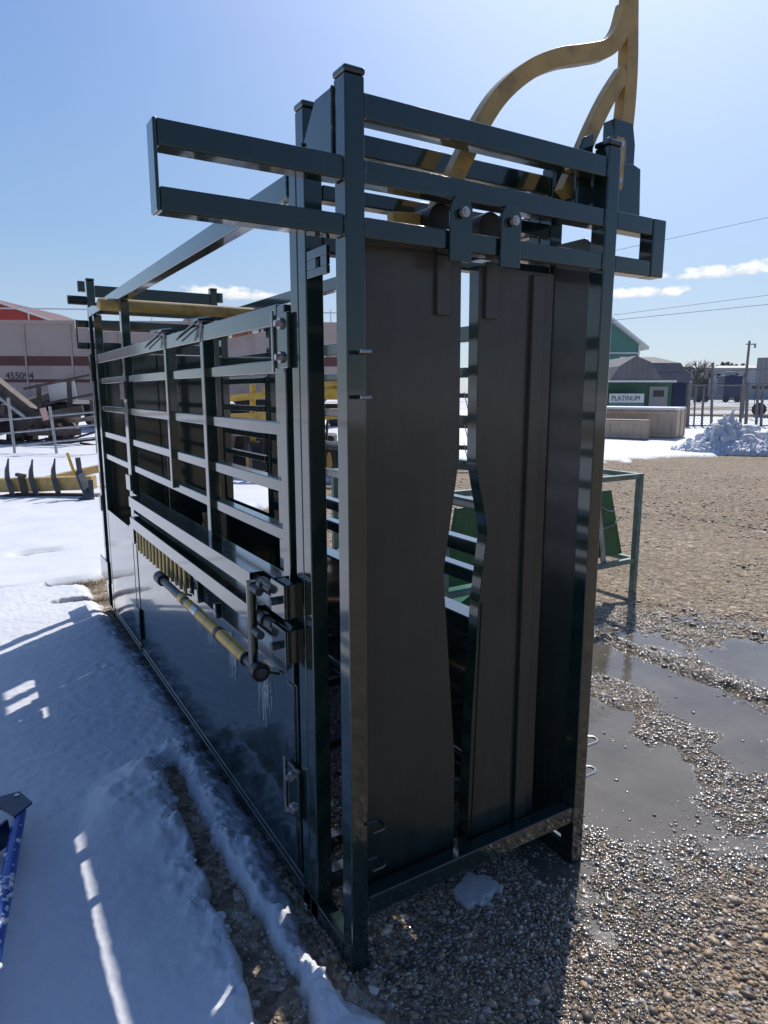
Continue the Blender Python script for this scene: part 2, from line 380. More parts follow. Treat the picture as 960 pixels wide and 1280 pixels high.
xs = mono(-np.geomspace(900, 3, 24), np.arange(-2.7, 24, .3), np.geomspace(24.5, 900, 24))
ys = mono(-np.geomspace(900, 3, 24), np.arange(-2.7, 30, .3), np.geomspace(30.5, 900, 24))
g = grid_obj('ground', xs, ys, far_z, M['far']); tag(g, None, kind='structure')
w = grid_obj('puddle_water', np.linspace(.6, 4.2, 12), np.linspace(-.9, 2.3, 12), lambda x, y: x*0-.0015, M['water']); tag(w, None, kind='structure')

# pebbles (one mass of gravel nobody could count)
def pebbles(name, x, y, size, zf, mat, flat=.6, sub=1):
    bm = bmesh.new(); bmesh.ops.create_icosphere(bm, subdivisions=sub, radius=1)
    bv = np.array([v.co[:] for v in bm.verts]); bf = np.array([[v.index for v in f.verts] for f in bm.faces]); bm.free()
    n = len(x); nv = len(bv)
    s = size[:, None]*np.stack([rng.uniform(.8, 1.5, n), rng.uniform(.7, 1.1, n), rng.uniform(flat*.7, flat*1.2, n)], -1)
    V = bv[None]*s[:, None, :]
    V = V*(1+.22*(rng.random((n, nv, 1))-.5))
    a = rng.uniform(0, 2*PI, n); tx = rng.normal(0, .3, n)
    c, sn = np.cos(tx)[:, None], np.sin(tx)[:, None]
    V = np.stack([V[..., 0], V[..., 1]*c-V[..., 2]*sn, V[..., 1]*sn+V[..., 2]*c], -1)
    c, sn = np.cos(a)[:, None], np.sin(a)[:, None]
    V = np.stack([V[..., 0]*c-V[..., 1]*sn, V[..., 0]*sn+V[..., 1]*c, V[..., 2]], -1)
    V = V+np.stack([x, y, zf(x, y)+s[:, 2]*(rng.uniform(-.25, .35, n) if flat < .75 else .25)], -1)[:, None, :]
    Fc = (bf[None]+(np.arange(n)*nv)[:, None, None]).reshape(-1, 3)
    me = bpy.data.meshes.new(name); co = V.reshape(-1, 3).astype(np.float32)
    me.vertices.add(len(co)); me.vertices.foreach_set('co', co.ravel())
    me.loops.add(Fc.size); me.loops.foreach_set('vertex_index', Fc.astype(np.int32).ravel())
    me.polygons.add(len(Fc)); me.polygons.foreach_set('loop_start', (np.arange(len(Fc))*3).astype(np.int32))
    me.update(calc_edges=True); me.materials.append(mat); me.shade_smooth()
    o = bpy.data.objects.new(name, me); C.objects.link(o); return o
def scatter(n, x0, x1, y0, y1, fn):
    x = rng.uniform(x0, x1, n); y = rng.uniform(y0, y1, n); k = rng.random(n) < fn(x, y); return x[k], y[k]

SNOWL = [(.0,4.5), (.02,3.7), (.045,2.6), (.055,1.75), (.055,.95), (.045,.6), (.005,.33), (-.035,.06), (.0,-.10), (.06,-.2), (.03,-.6), (-.27,-1.6), (-14,-1.6), (-14,60), (60,60), (60,8.6), (18,8.8), (14.5,8.9), (11.6,9.3), (9.2,10.8), (6,10.2), (3.5,8.4), (1.6,6.2), (.3,4.9)]
TROUGH = [(-.172,1.32), (-.185,1.0), (-.2,.6), (-.205,.2), (-.225,-.06), (-.26,-.4), (-.3,-.9)]
def tr_d(x, y):
    return seg_d(x, y, TROUGH)-(.034+.024*sstep(1.3, 0, y)+.05*(fbm(x, y, 13, 4, 2)-.5))
def snow_d(x, y):
    far = sstep(4.4, 6.5, np.maximum(y, x))
    return poly_sd(x, y, SNOWL)+(fbm(x, y, 14, 4, 4)-.5)*(.06+.25*far)+(fbm(x, y, 45, 3, 24)-.5)*.03+(fbm(x, y, 1.2, 3, 14)-.5)*1.2*far
def grasspatch(x, y):
    d = 9+0*x
    for a, b, rx, ry in ((-.12,4.55,.20,.10), (-.10,4.0,.26,.07), (-.35,5.9,.18,.08)): d = np.minimum(d, np.hypot((x-a)/rx, (y-b)/ry)-1)
    return d+(fbm(x, y, 10, 3, 6)-.5)*.9
def snow_z(x, y):
    d = snow_d(x, y)
    th = .052+.018*fbm(x, y, 1.1, 3, 7)
    z = -.03+(th+.03)*np.power(sstep(-.01, .16, d), .75)
    # clods pushed up on both sides of the trough, smaller lumps between
    td = tr_d(x, y); rid = np.exp(-((td-.05)/.05)**2)*sstep(1.6, 1.2, y)
    lump = np.abs(fbm(x, y, 9, 4, 11)-.5)*2
    z = z+rid*(.0+.075*np.clip(fbm(x, y, 15, 5, 12, .62)-.42, 0, 1)+.05*lump*vn(x, y, 4, 21))*sstep(-.01, .05, d)
    for a, b, r, h in ((-.36,1.13,.13,.045), (-.30,1.25,.07,.05), (-.46,.98,.10,.02), (-.33,.86,.09,.03), (-.22,.70,.05,.03), (-.13,1.38,.05,.04), (-.10,1.12,.05,.03)):
        q = np.hypot(x-a, (y-b)*.8)/r; z = z+h*np.exp(-q**4)*(.45+.9*fbm(x, y, 13, 3, 31))*sstep(-.01, .05, d)
    z = z+(fbm(x, y, 26, 3, 15)-.5)*.008*sstep(0, .05, d)
    z = z+(fbm(x, y, 34, 3, 18)-.5)*.016*rid*sstep(.0, .05, d)+(fbm(x, y, 60, 2, 19)-.5)*.003*sstep(0, .05, d)
    car = sstep(.022, -.012, td)*sstep(1.42, 1.32, y)
    z = z*(1-car)+(-.02+.028*(fbm(x, y, 22, 3, 16) > .60)*fbm(x, y, 30, 3, 17))*car
    gp = sstep(.25, -.1, grasspatch(x, y)); z = z*(1-gp)-.03*gp
    return z
sn = grid_obj('snow_cover', np.arange(-2.0, .2, .0075), np.arange(-1.3, 4.62, .009), snow_z, M['snow'], keep=lambda x, y, z: z > -.0285)
tag(sn, None, kind='structure')
def snow_z2(x, y):
    z = snow_z(x, y)+(fbm(x, y, .5, 3, 19)-.5)*.05
    inn = (x > -1.96) & (x < .3) & (y > -1.26) & (y < 4.56)
    return np.where(inn, -.1, z)
sn = grid_obj('snow_field', np.arange(-13.9, 40, .075), np.arange(-1.5, 45, .1), snow_z2, M['snow'], keep=lambda x, y, z: z > -.0285)
tag(sn, None, kind='structure')

x, y = scatter(150000, -.45, 3.2, -1.3, 2.2, lambda x, y: np.clip(1.25-.28*np.hypot(x-.3, y+.6), .05, 1)*(pud(x, y) < .0)*(snow_d(x, y) < .0))
sz = np.clip(rng.lognormal(math.log(.0047), .5, len(x)), .002, .017)
wet = wetf(x, y)+rng.normal(0, .12, len(x)) > .52
for nm, k, mt in (('gravel_stones', ~wet, 'peb_dry'), ('wet_gravel_stones', wet, 'peb_wet')):
    o = pebbles(nm, x[k], y[k], sz[k], ground_z, M[mt]); tag(o, ('dry rounded brown gravel stones beside and under the dark chute' if nm[0] == 'g' else 'wet glinting gravel stones around the puddles'), 'gravel', kind='stuff')
x, y = scatter(60000, 1.5, 12., .2, 9.5, lambda x, y: (pud(x, y) < -.02)*(snow_d(x, y) < 0)*np.clip(1.1-.09*np.hypot(x, y), .12, .8)*(vn(x, y, 1.5, 4) > .25))
sz = np.clip(rng.lognormal(math.log(.0105), .4, len(x)), .006, .028)
o = pebbles('yard_stones', x, y, sz, lambda a, b: 0*a-.001, M['peb_dry'], .6, 0); tag(o, 'loose brown stones scattered over the sunlit gravel yard', 'gravel', kind='stuff')
x, y = scatter(60000, .7, 3.6, -.6, 2.0, lambda x, y: (pud(x, y) > -.02)*(.35+.65*(vn(x, y, 7, 6) > .4))*np.clip(np.exp(-pud(x, y)/.035), .012, 1))
sz = np.clip(rng.lognormal(math.log(.0034), .5, len(x)), .0015, .011)
o = pebbles('puddle_stones', x, y, sz, lambda a, b: 0*a-.003, M['peb_wet'], .7, 1); tag(o, 'small wet stones poking out of the shallow puddles', 'gravel', kind='stuff')
x, y = scatter(190000, .45, 4.2, -1.2, 2.6, lambda x, y: (pud(x, y) < .045)*(wetf(x, y) > .3)*np.clip(1.5-.35*np.hypot(x-.6, y+.4), .15, 1))
sz = np.clip(rng.lognormal(math.log(.0027), .4, len(x)), .0013, .006)
o = pebbles('wet_gravel_grit', x, y, sz, lambda a, b: ground_z(a, b)+.002, M['peb_wet'], .7, 0); tag(o, 'fine glittering wet grit between the larger stones', 'gravel', kind='stuff')
x, y = scatter(9000, -.45, .1, -1.3, 1.45, lambda x, y: (tr_d(x, y) < .01)*(y < 1.36)*.9)
sz = np.clip(rng.lognormal(math.log(.0055), .4, len(x)), .003, .014)
o = pebbles('trough_gravel', x, y, sz, lambda x, y: 0*x-.002, M['peb_wet']); tag(o, 'wet gravel showing at the bottom of the furrow in the snow', 'gravel', kind='stuff')
x, y = scatter(1500, -.45, 0, -1.2, 1.45, lambda x, y: (tr_d(x, y) < .02)*(.35+.5*(vn(x, y, 14, 3) > .6)))
sz = np.clip(rng.lognormal(math.log(.0045), .6, len(x)), .002, .016)
o = pebbles('snow_crumbs', x, y, sz, lambda x, y: 0*x-.002, M['snow'], .5); tag(o, 'loose crumbs of snow fallen into the furrow', 'snow crumbs', kind='stuff')
x, y = scatter(2600, 2.2, 4.4, -.2, 2.4, lambda x, y: (np.minimum(np.minimum(seg_d(x, y, [(2.72,1.6), (2.66,.9), (2.70,.3), (2.6,-.2)]), seg_d(x, y, [(3.62,2.1), (3.64,.95)])), seg_d(x, y, [(3.25,2.2), (3.3,1.4)])) < .045)*.8)
sz = np.clip(rng.lognormal(math.log(.008), .4, len(x)), .004, .022)
o = pebbles('mud_clods', x, y, sz, ground_z, M['peb_wet'], .8); tag(o, 'dark wet clods along the tyre tracks between the puddles', 'mud clods', kind='stuff')
x, y = scatter(4200, -.55, .05, -1.2, 1.5, lambda x, y: (snow_d(x, y) > .0)*(tr_d(x, y) > -.01)*np.exp(-(tr_d(x, y)/.05)**2)*(vn(x, y, 9, 23) > .45)*.7)
sz = np.clip(rng.lognormal(math.log(.0055), .6, len(x)), .002, .024)
o = pebbles('snow_clods', x, y, sz, snow_z, M['snow'], .5, 2); tag(o, 'broken clods of snow along the edges of the furrow', 'snow clods', kind='stuff')
# little snow patch in front of the sill
pz = lambda x, y: -.02+.036*sstep(0, .35, 1-np.hypot((x-.50)/.10, (y-.07)/.085)+(fbm(x, y, 22, 4, 41)-.5)*1.1)
sn = grid_obj('snow_patch', np.arange(.34, .66, .005), np.arange(-.06, .2, .005), pz, M['snow'], keep=lambda x, y, z: z > -.018); tag(sn, 'small melting snow patch on gravel under the front sill of the chute', 'snow patch')
# grass blades in the bare patches
bm = bmesh.new()
for a, b, rx, ry in ((-.12,4.55,.20,.10), (-.10,4.0,.26,.07)):
    for i in range(420):
        px_ = a+random.gauss(0, rx*.5); py_ = b+random.gauss(0, ry*.5); h = random.uniform(.015, .05); an = random.uniform(0, 6.28); le = random.uniform(.01, .04)
        p = Vector((px_, py_, 0)); s = Vector((math.cos(an+1.57), math.sin(an+1.57), 0))*.002; q = p+Vector((math.cos(an)*le, math.sin(an)*le, h))
        bm.faces.new([bm.verts.new(v) for v in (p-s, p+s, q)])
M['drygrass'] = paint('dry_grass', (.20, .15, .09), .9, .4, scale=30, bump=0)
tag(obj('dry_grass', bm, M['drygrass']), 'dead brown grass poking out of bare patches in the snow', 'grass', kind='stuff')

# ------------------------------------------------------------------ THE CHUTE
W = .907; L = 3.75
ch = thing('cattle_chute', 'tall glossy dark green steel cattle squeeze chute with sliding front doors and yellow handles', 'cattle chute')
G_ = M['green']; BV = .004
def cbox(name, x0, x1, y0, y1, z0, z1, mat=None, parent=ch, bevel=BV):
    return obj(name, make(bx, x0, x1, y0, y1, z0, z1), mat or G_, parent, bevel)
def mir(x0, x1): return W-x1, W-x0
def post_cap(parent, x0, x1, y0, y1, z):
    bm = bmesh.new(); bx(bm, x0-.0025, x1+.0025, y0-.0025, y1+.0025, z, z+.016)
    obj('post_cap', bm, G_, parent, .006)
for side in (0, 1):
    f = (lambda a, b: (a, b)) if side == 0 else mir
    x0, x1 = f(0, .051)
    p = cbox('front_post', x0, x1, 0, .055, 0, 2.295); post_cap(p, x0, x1, 0, .055, 2.296)
    p = cbox('guide_post', x0, x1, .219, .268, .0, 2.295); post_cap(p, x0, x1, .219, .268, 2.296)
    p = cbox('guide_post', x0, x1, .2705, .32, .0, 2.20)
    # plates tying the twin posts together
    xa, xb = f(-.004, .004)
    bm = bmesh.new(); prism(bm, [(.057, 2.285), (.150, 2.285), (.217, 2.21), (.217, 2.13), (.057, 2.13)], 0, xa+.004*(1 if side == 0 else -1), xb+.004*(1 if side == 0 else -1)); obj('gusset', bm, G_, ch, .001)
    # mid post and rear posts
    x0, x1 = f(.0, .045)
    cbox('mid_post', x0, x1, 2.60, 2.655, .05, 2.10)
    cbox('mid_post', x0+.004, x1-.004, 2.662, 2.705, .05, 1.70)
    x0, x1 = f(0, .051)
    p = cbox('rear_post', x0, x1, 3.70, 3.755, 0, 2.345); post_cap(p, x0, x1, 3.70, 3.755, 2.346)
    p = cbox('rear_post', x0, x1, 3.50, 3.555, 0, 2.10)
    # long top rail
    x0, x1 = f(0, .05); cbox('top_rail', x0, x1, .325, 3.697, 2.105, 2.168)
    bm = bmesh.new(); prism(bm, [(.323, 2.10), (.40, 2.10), (.323, 1.99)], 0, *f(.02, .028)); obj('gusset', bm, G_, ch)
    # base rails
    cbox('base_rail', x0, x1, .058, 3.697, .0, .062)
    cbox('base_rail', *f(-.0, .03), .323, 3.45, .066, .09)

def header(y0, y1, xl, xr, endw, side_tabs=True):
    for z0, z1, a, b in ((2.208, 2.264, .054, W-.054),): cbox('header_beam', a, b, y0, y1, z0, z1)
    for z0, z1 in ((2.073, 2.124), (1.953, 2.0)):
        cbox('header_beam', .0535, W-.0535, y0, y1, z0, z1)
        cbox('guide_loop', xl+.008, -.0025, y0, y1, z0, z1); cbox('guide_loop', W+.0025, xr-.062, y0, y1, z0, z1)
    bm = bmesh.new(); bx(bm, xl, xl+.0075, y0-.001, y1+.001, 1.953, 2.124); obj('loop_end', bm, G_, ch, .003)
    bm = bmesh.new(); bx(bm, xr-.06, xr, y0-.001, y1+.001, 1.953, 2.124); obj('loop_end', bm, G_, ch, .004)
header(.003, .052, -.42, 1.132, .06)
for z0, z1 in ((2.208, 2.264), (2.085, 2.123), (1.955, 2.0)): cbox('header_beam', .0535, W-.0535, .222, .266, z0, z1)
for z0, z1 in ((2.24, 2.318), (2.13, 2.19), (2.02, 2.09), (1.87, 1.94)): cbox('rear_beam', .0535, W-.0535, 3.703, 3.75, z0, z1)
# stubs and loop at the rear post
bm = make(tube, [(-.12, 3.727, 2.215), (-.003, 3.727, 2.215)], .03, 16); obj('rear_stub', bm, M['rubber'], ch, smooth=40)
bm = bmesh.new()
for a in ((-.085, -.075, 1.89, 2.085), (-.0735, -.003, 2.035, 2.083), (-.0735, -.003, 1.892, 1.935)): bx(bm, a[0], a[1], 3.705, 3.75, a[2], a[3])
obj('guide_loop', bm, G_, ch, .002)
bm = make(tube, [(W+.025, 3.727, 2.26), (W+.025, 3.727, 2.33)], .026, 14); obj('rear_stub', bm, G_, ch, smooth=40)
bm = make(tube, [(-.03, 3.727, 2.27), (-.03, 3.727, 2.34)], .024, 14); obj('rear_stub', bm, G_, ch, smooth=40)
# yellow cross handle near the tail gate
bm = make(tube, [(-.095, 2.74, 2.085), (-.085, 2.74, 2.085), (W+.05, 2.74, 2.085)], .034, 18, rs=[.02, .034, .034]); 
obj('tail_gate_handle', bm, M['mustard'], ch, smooth=50)

# sliding front doors (sheet on a folded frame), notch for the neck
DY = .072
def door(poly, flange_edge, name, label):
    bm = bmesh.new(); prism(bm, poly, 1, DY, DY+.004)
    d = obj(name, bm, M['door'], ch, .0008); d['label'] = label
    bm = bmesh.new()
    for a, b in flange_edge:                        # folded edge following the outline
        (x0, z0), (x1, z1) = a, b; t = .004
        prism(bm, [(x0, z0), (x1, z1), (x1+t, z1), (x0+t, z0)], 1, DY+.0045, DY+.045)
    obj('door_flange', bm, G_, d)
    return d
e1 = [(.388, 1.958), (.394, 1.42), (.345, 1.09), (.398, .50), (.402, .10)]
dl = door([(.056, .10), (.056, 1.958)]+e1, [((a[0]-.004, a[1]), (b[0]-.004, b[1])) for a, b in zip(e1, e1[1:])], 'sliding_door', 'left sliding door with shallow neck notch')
e2 = [(.452, 1.94), (.457, 1.40), (.500, 1.215), (.505, 1.18), (.500, 1.15), (.480, .98), (.462, .60), (.452, .12)]
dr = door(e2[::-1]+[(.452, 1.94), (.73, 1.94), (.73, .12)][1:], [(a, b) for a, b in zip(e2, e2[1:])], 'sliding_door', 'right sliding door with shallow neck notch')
cbox('door_rib', .066, .09, DY-.006, DY-.0005, .3, 1.90, parent=dl, bevel=.001)
bm = bmesh.new(); bar(bm, (.488, DY-.002, .98), (.468, DY-.002, .16), .003, .0025); obj('weld_line', bm, M['rubber'], dr)
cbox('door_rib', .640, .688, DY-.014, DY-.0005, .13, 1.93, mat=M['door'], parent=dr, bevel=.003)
for d, xa in ((dl, .29), (dr, .455)):
    bm = bmesh.new(); prism(bm, [(xa, 1.925), (xa, 2.055), (xa+.015, 2.08), (xa+.055, 2.08), (xa+.07, 2.055), (xa+.07, 1.925)], 1, -.008, .0)
    h = obj('door_hanger', bm, G_, d, .002)
    bm = bmesh.new(); cyl(bm, (xa+.035, -.026, 2.04), (0, .012, 0), .0125); cyl(bm, (xa+.035, -.030, 2.04), (0, .004, 0), .007); obj('bolt', bm, M['bolt'], d, smooth=40)
    bm = bmesh.new(); cyl(bm, (xa+.035, .075, 2.04), (0, .10, 0), .042, 24); obj('door_roller', bm, M['rubber'], d, smooth=40)
    bm = bmesh.new(); bx(bm, xa+.012, xa+.058, .09, .14, 1.96, 2.03); obj('hanger_block', bm, G_, d, .003)
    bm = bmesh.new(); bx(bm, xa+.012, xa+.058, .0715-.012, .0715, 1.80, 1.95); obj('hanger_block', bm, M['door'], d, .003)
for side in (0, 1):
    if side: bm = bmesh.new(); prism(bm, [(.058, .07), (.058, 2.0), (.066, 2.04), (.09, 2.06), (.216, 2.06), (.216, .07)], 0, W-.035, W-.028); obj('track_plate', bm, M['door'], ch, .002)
# sill, bracket loops
cbox('sill_beam', .0535, W-.0535, .003, .052, .160, .218)
cbox('sill_beam', .0535, W-.0535, .222, .266, .09, .15)
def hook_loop(x, y, z, sx):
    bm = bmesh.new(); pts = []
    for k in range(15):
        a = -PI/2+PI*k/14; pts.append((x+sx*(.035+.022*math.cos(a)), y+.022*math.sin(a), z))
    pts = [(x, y-.022, z)]+pts+[(x, y+.022, z)]
    tube(bm, pts, .005, 8); return bm
for z in (1.694, 1.588): obj('hook_loop', hook_loop(.02, -.008, z, .6), M['zinc'], ch, smooth=40)
for z in (.433, .32):
    obj('hook_loop', hook_loop(.052, .0, z, .8), G_, ch, smooth=40)
    obj('hook_loop', hook_loop(W+.001, .03, z-.01, 1.2), M['zinc'], ch, smooth=40)
# right-hand lever bracket and yellow levers
bm = bmesh.new(); prism(bm, [(W+.003, 2.13), (W+.003, 2.34), (.95, 2.355), (.995, 2.345), (.998, 2.280), (1.03, 2.287), (1.068, 2.278), (1.078, 2.13)], 1, .06, .075)
obj('lever_bracket', bm, G_, ch, .003)
bm = bmesh.new(); prism(bm, [(.79, 2.12), (.79, 2.27), (.815, 2.325), (.853, 2.34), (.853, 2.12)], 1, .058, .07); obj('lever_bracket', bm, G_, ch, .003)
bm = bmesh.new(); prism(bm, [(.935, 2.21), (.935, 2.335), (.943, 2.345), (.968, 2.345), (.975, 2.335), (.975, 2.21), (.968, 2.198), (.943, 2.198)], 1, .046, .057)
y_ = obj('lever_link', bm, M['mustard'], ch, .002)
bm = bmesh.new(); cyl(bm, (.955, .040, 2.325), (0, .008, 0), .009); cyl(bm, (.955, .040, 2.225), (0, .008, 0), .009); obj('bolt', bm, M['bolt'], y_, smooth=40)
def ribbon(bm, pts, ws, y0, y1):                   # curved flat bar in the X-Z plane with varying width
    n = len(pts); A = []; B = []
    for i in range(n):
        p = Vector(pts[i]); d = (Vector(pts[min(i+1, n-1)])-Vector(pts[max(i-1, 0)])).normalized(); s = Vector((-d.y, d.x))*ws[i]/2
        A.append(p+s); B.append(p-s)
    fs = []
    va = [[bm.verts.new((q.x, yy, q.y)) for q in S] for yy in (y0, y1) for S in (A, B)]
    a0, b0, a1, b1 = va
    for i in range(n-1):
        for q in ((a0[i], b0[i], b0[i+1], a0[i+1]), (a1[i], a1[i+1], b1[i+1], b1[i]), (a0[i], a0[i+1], a1[i+1], a1[i]), (b0[i], b1[i], b1[i+1], b0[i+1])): fs.append(bm.faces.new(q))
    fs.append(bm.faces.new((a0[0], a1[0], b1[0], b0[0]))); fs.append(bm.faces.new((a0[-1], b0[-1], b1[-1], a1[-1])))
    bmesh.ops.recalc_face_normals(bm, faces=fs)
def bez(pts, n=10):                                # Catmull-Rom through pts
    P = [Vector(p) for p in pts]; P = [2*P[0]-P[1]]+P+[2*P[-1]-P[-2]]; out = []
    for i in range(1, len(P)-2):
        for k in range(n):
            t = k/n; a, b, c, d = P[i-1:i+3]
            out.append(.5*((2*b)+(c-a)*t+(2*a-5*b+4*c-d)*t*t+(3*b-a-3*c+d)*t**3))
    out.append(P[-2]); return [tuple(q) for q in out]
c = bez([(.31, 2.0), (.345, 2.078), (.407, 2.191), (.485, 2.323), (.555, 2.409), (.649, 2.483), (.751, 2.535), (.855, 2.570), (.945, 2.605), (1.00, 2.66), (1.028, 2.74)], 8)
bm = bmesh.new(); ribbon(bm, c, [.048]*len(c), .10, .14); arm = obj('lever_arm', bm, M['mustard'], ch, .003)
c = bez([(1.033, 2.86), (1.045, 2.70), (1.052, 2.60), (1.052, 2.50), (1.045, 2.40)], 6)
bm = bmesh.new(); ribbon(bm, c, [.045+.012*i/len(c) for i in range(len(c))], .101, .139); obj('lever_grip', bm, M['mustard'], arm, .003)
c = bez([(1.03, 2.56), (.965, 2.475), (.91, 2.385), (.86, 2.29), (.80, 2.18)], 6)
bm = bmesh.new(); ribbon(bm, c, [.045]*len(c), .102, .138); obj('lever_brace', bm, M['mustard'], arm, .003)
bm = bmesh.new(); prism(bm, [(.985, 2.42), (1.07, 2.42), (1.085, 2.36), (1.085, 2.25), (.985, 2.25)], 1, .10, .145); obj('lever_socket', bm, G_, arm, .003)
bm = bmesh.new(); bar(bm, (.20, .13, 2.035), (.35, .13, 2.045), .03, .04); obj('lever_link', bm, M['mustard'], ch, .002)
def weld(pts, n=26):
    bm = bmesh.new(); P = [Vector(p) for p in pts]; out = []
    for a, b in zip(P, P[1:]):
        m = max(3, int((b-a).length/.0035)); out += [a.lerp(b, k/m)+Vector((random.gauss(0, .0005), 0, random.gauss(0, .0005))) for k in range(m)]
    tube(bm, out, .003, 6, rs=[.0028+.0013*(k % 2)+random.uniform(0, .0006) for k in range(len(out))]); obj('weld_bead', bm, G_, ch, smooth=80)
for z0, z1 in ((2.208, 2.264), (2.073, 2.124), (1.953, 2.0), (.160, .218)):
    weld([(.0525, .0025, z0), (.0525, .0025, z1)]); weld([(W-.0525, .0025, z0), (W-.0525, .0025, z1)])
for z0, z1 in ((2.073, 2.124), (1.953, 2.0)): weld([(-.0015, .0025, z0), (-.0015, .0025, z1)])
weld([(-.003, .0565, 2.285), (-.003, .0565, 2.13)]); weld([(-.003, .217, 2.21), (-.003, .217, 2.13)])
weld([(-.001, .322, 2.168), (-.001, .322, 2.105)])
for z in (1.692, 1.512, 1.34, 1.192): weld([(.011, .4135, z-.038), (.011, .4135, z)])
# tab with hole between front post and guide post
bm = bmesh.new()
for q in ((.10, .213, 1.885, 1.905), (.10, .213, 1.93, 1.952), (.10, .135, 1.9055, 1.9295), (.16, .213, 1.9055, 1.9295)): bx(bm, .0, .01, *q)
obj('hook_tab', bm, G_, ch, .002)

# --- sides
def side(f, s, near):
    x0, x1 = f(.0, .045)
    # gate frame
    gp = cbox('gate_frame', *f(-.002, .046), .36, .412, .72, 1.84)
    cbox('gate_frame', *f(-.002, .046), .415, 3.45, 1.787, 1.845)
    if near:
        for (y0, y1, zb, xo) in ((.475, .515, 1.05, .03), (1.115, 1.155, 1.03, -.004), (1.665, 1.70, 1.17, -.004)):
            cbox('drop_bar', xo, xo+.045, y0, y1, zb, 1.785 if xo > 0 else 1.86)
        for y in (1.17, 1.72):                   # hooks over the top rail
            bm = bmesh.new(); bx(bm, -.012, .052, y-.035, y+.035, 1.863, 1.869); tube(bm, [(.03, y-.05, 1.874), (-.02, y+.12, 1.874)], .005, 6)
            tube(bm, [(-.012, y-.01, 1.858), (-.040, y+.13, 1.815)], .0045, 6); tube(bm, [(-.012, y+.03, 1.848), (-.040, y+.17, 1.805)], .0045, 6); tube(bm, [(-.012, y-.03, 1.84), (-.040, y+.09, 1.795)], .0045, 6)
            obj('bar_hook', bm, G_, ch)
    zs = (1.692, 1.512, 1.34, 1.192)
    for i, z in enumerate(zs):
        xa, xb = f(.012, .055)
        cbox('side_rail', xa, xb, .414, 2.598, z-.038, z)
        cbox('side_rail', xa, xb, 2.708, 3.498, z-.038, z)
    # beams 1 and 2 with outer slides
    for z, e in ((1.03, .70), (.915, .70)):
        cbox('slide_rail', *f(.0, .055), .414, 2.598, z-.055, z)
        if near:
            bm = bmesh.new(); bx(bm, -.052, -.049, e-.13, 2.45, z-.052, z+.004); bx(bm, -.0485, -.003, e-.13, 2.45, z+.0005, z+.0035); bx(bm, -.0485, -.003, e-.13, 2.45, z-.052, z-.049)
            sl = obj('slide_channel', bm, G_, ch, .0006)
            bm = bmesh.new(); tube(bm, [(-.026, e-.26, z-.025), (-.026, e+.1, z-.025)], .015, 14); tube(bm, [(-.026, e-.20, z-.025), (-.026, e-.165, z-.025)], .022, 14)
            obj('slide_rod', bm, M['teeth'], sl, smooth=40)
    # lower panel and ledge
    cbox('side_panel', *f(.004, .010), .345, 2.596, .093, .722, bevel=.001)
    cbox('side_panel', *f(.002, .008), 2.708, 3.497, .093, .80, bevel=.001)
    cbox('panel_ledge', *f(.0, .09), .414, 2.596, .724, .738, bevel=.003)
    cbox('gate_frame', *f(-.002, .03), .36, .412, .095, .715)
side(lambda a, b: (a, b), 1, True)
side(mir, -1, False)
# joint blocks on mid post and rear post (near side)
for y0, y1, z0, z1 in ((2.592, 2.712, 1.56, 1.66), (2.592, 2.712, 1.04, 1.13), (2.590, 2.714, .73, .83), (2.588, 2.716, .14, .33), (3.690, 3.765, 1.67, 1.86), (3.69, 3.765, .76, .87), (3.60, 3.90, .24, .40)):
    bm = bmesh.new(); bx(bm, -.012, -.0025, y0, y1, z0, z1); obj('joint_block', bm, G_, ch, .003)
# hinge plates with bolts
for z0, z1 in ((1.665, 1.815), (.29, .46)):
    bm = bmesh.new(); bx(bm, -.016, -.004, .31, .405, z0, z1); hp = obj('hinge_plate', bm, G_, ch, .004)
    bm = bmesh.new(); bx(bm, -.024, -.017, .395, .407, z0-.01, z1+.01); obj('hinge_strap', bm, M['zinc'], hp, .002)
    for z in (z0+.03, z1-.03):
        bm = bmesh.new(); cyl(bm, (-.024, .35, z), (.0075, 0, 0), .016); cyl(bm, (-.036, .35, z), (.012, 0, 0), .0095, 6); obj('bolt', bm, M['bolt'], hp, smooth=35)
# ratchet strip of brass teeth, the post behind it
bm = bmesh.new()
for k in range(14):
    y = 1.42+k*.072; tube(bm, [(-.036, y, .742), (-.032, y+.012, .86)], .0085, 8)
obj('ratchet_teeth', bm, M['brass'], ch, smooth=50)
cbox('slide_channel', -.020, -.003, 1.40, 2.44, .742, .86)
cbox('slide_channel', -.03, -.003, 1.02, 1.05, .742, .80)  # small tab added to break up the light bar on the snow
cbox('slide_channel', -.032, -.003, 1.25, 1.30, .742, .86)
# latches at the near end
for z in (1.04, .905):
    bm = bmesh.new()
    bx(bm, -.062, -.056, .27, .37, z-.075, z+.025); bx(bm, -.0555, -.003, .27, .276, z-.075, z+.025); bx(bm, -.0555, -.003, .364, .37, z-.075, z+.025); bx(bm, -.0555, -.05, .276, .364, z-.045, z-.005)
    bx(bm, -.045, -.018, .2765, .3635, z+.015, z+.023)
    l = obj('latch_box', bm, G_, ch, .003)
    for q, r in (([(-.085, .32, z-.03), (-.0625, .32, z-.03)], .012), ([(-.03, .36, z-.022), (-.03, .52, z-.022)], .012), ([(-.085, .40, z-.022), (-.085, .47, z-.022)], .013)): obj('latch_pin', make(tube, q, r, 12), M['teeth'], l, smooth=40)
bm = make(tube, [(-.085, .47, 1.035), (-.085, .47, .745)], .0155, 14); obj('latch_link', bm, G_, ch, smooth=40)
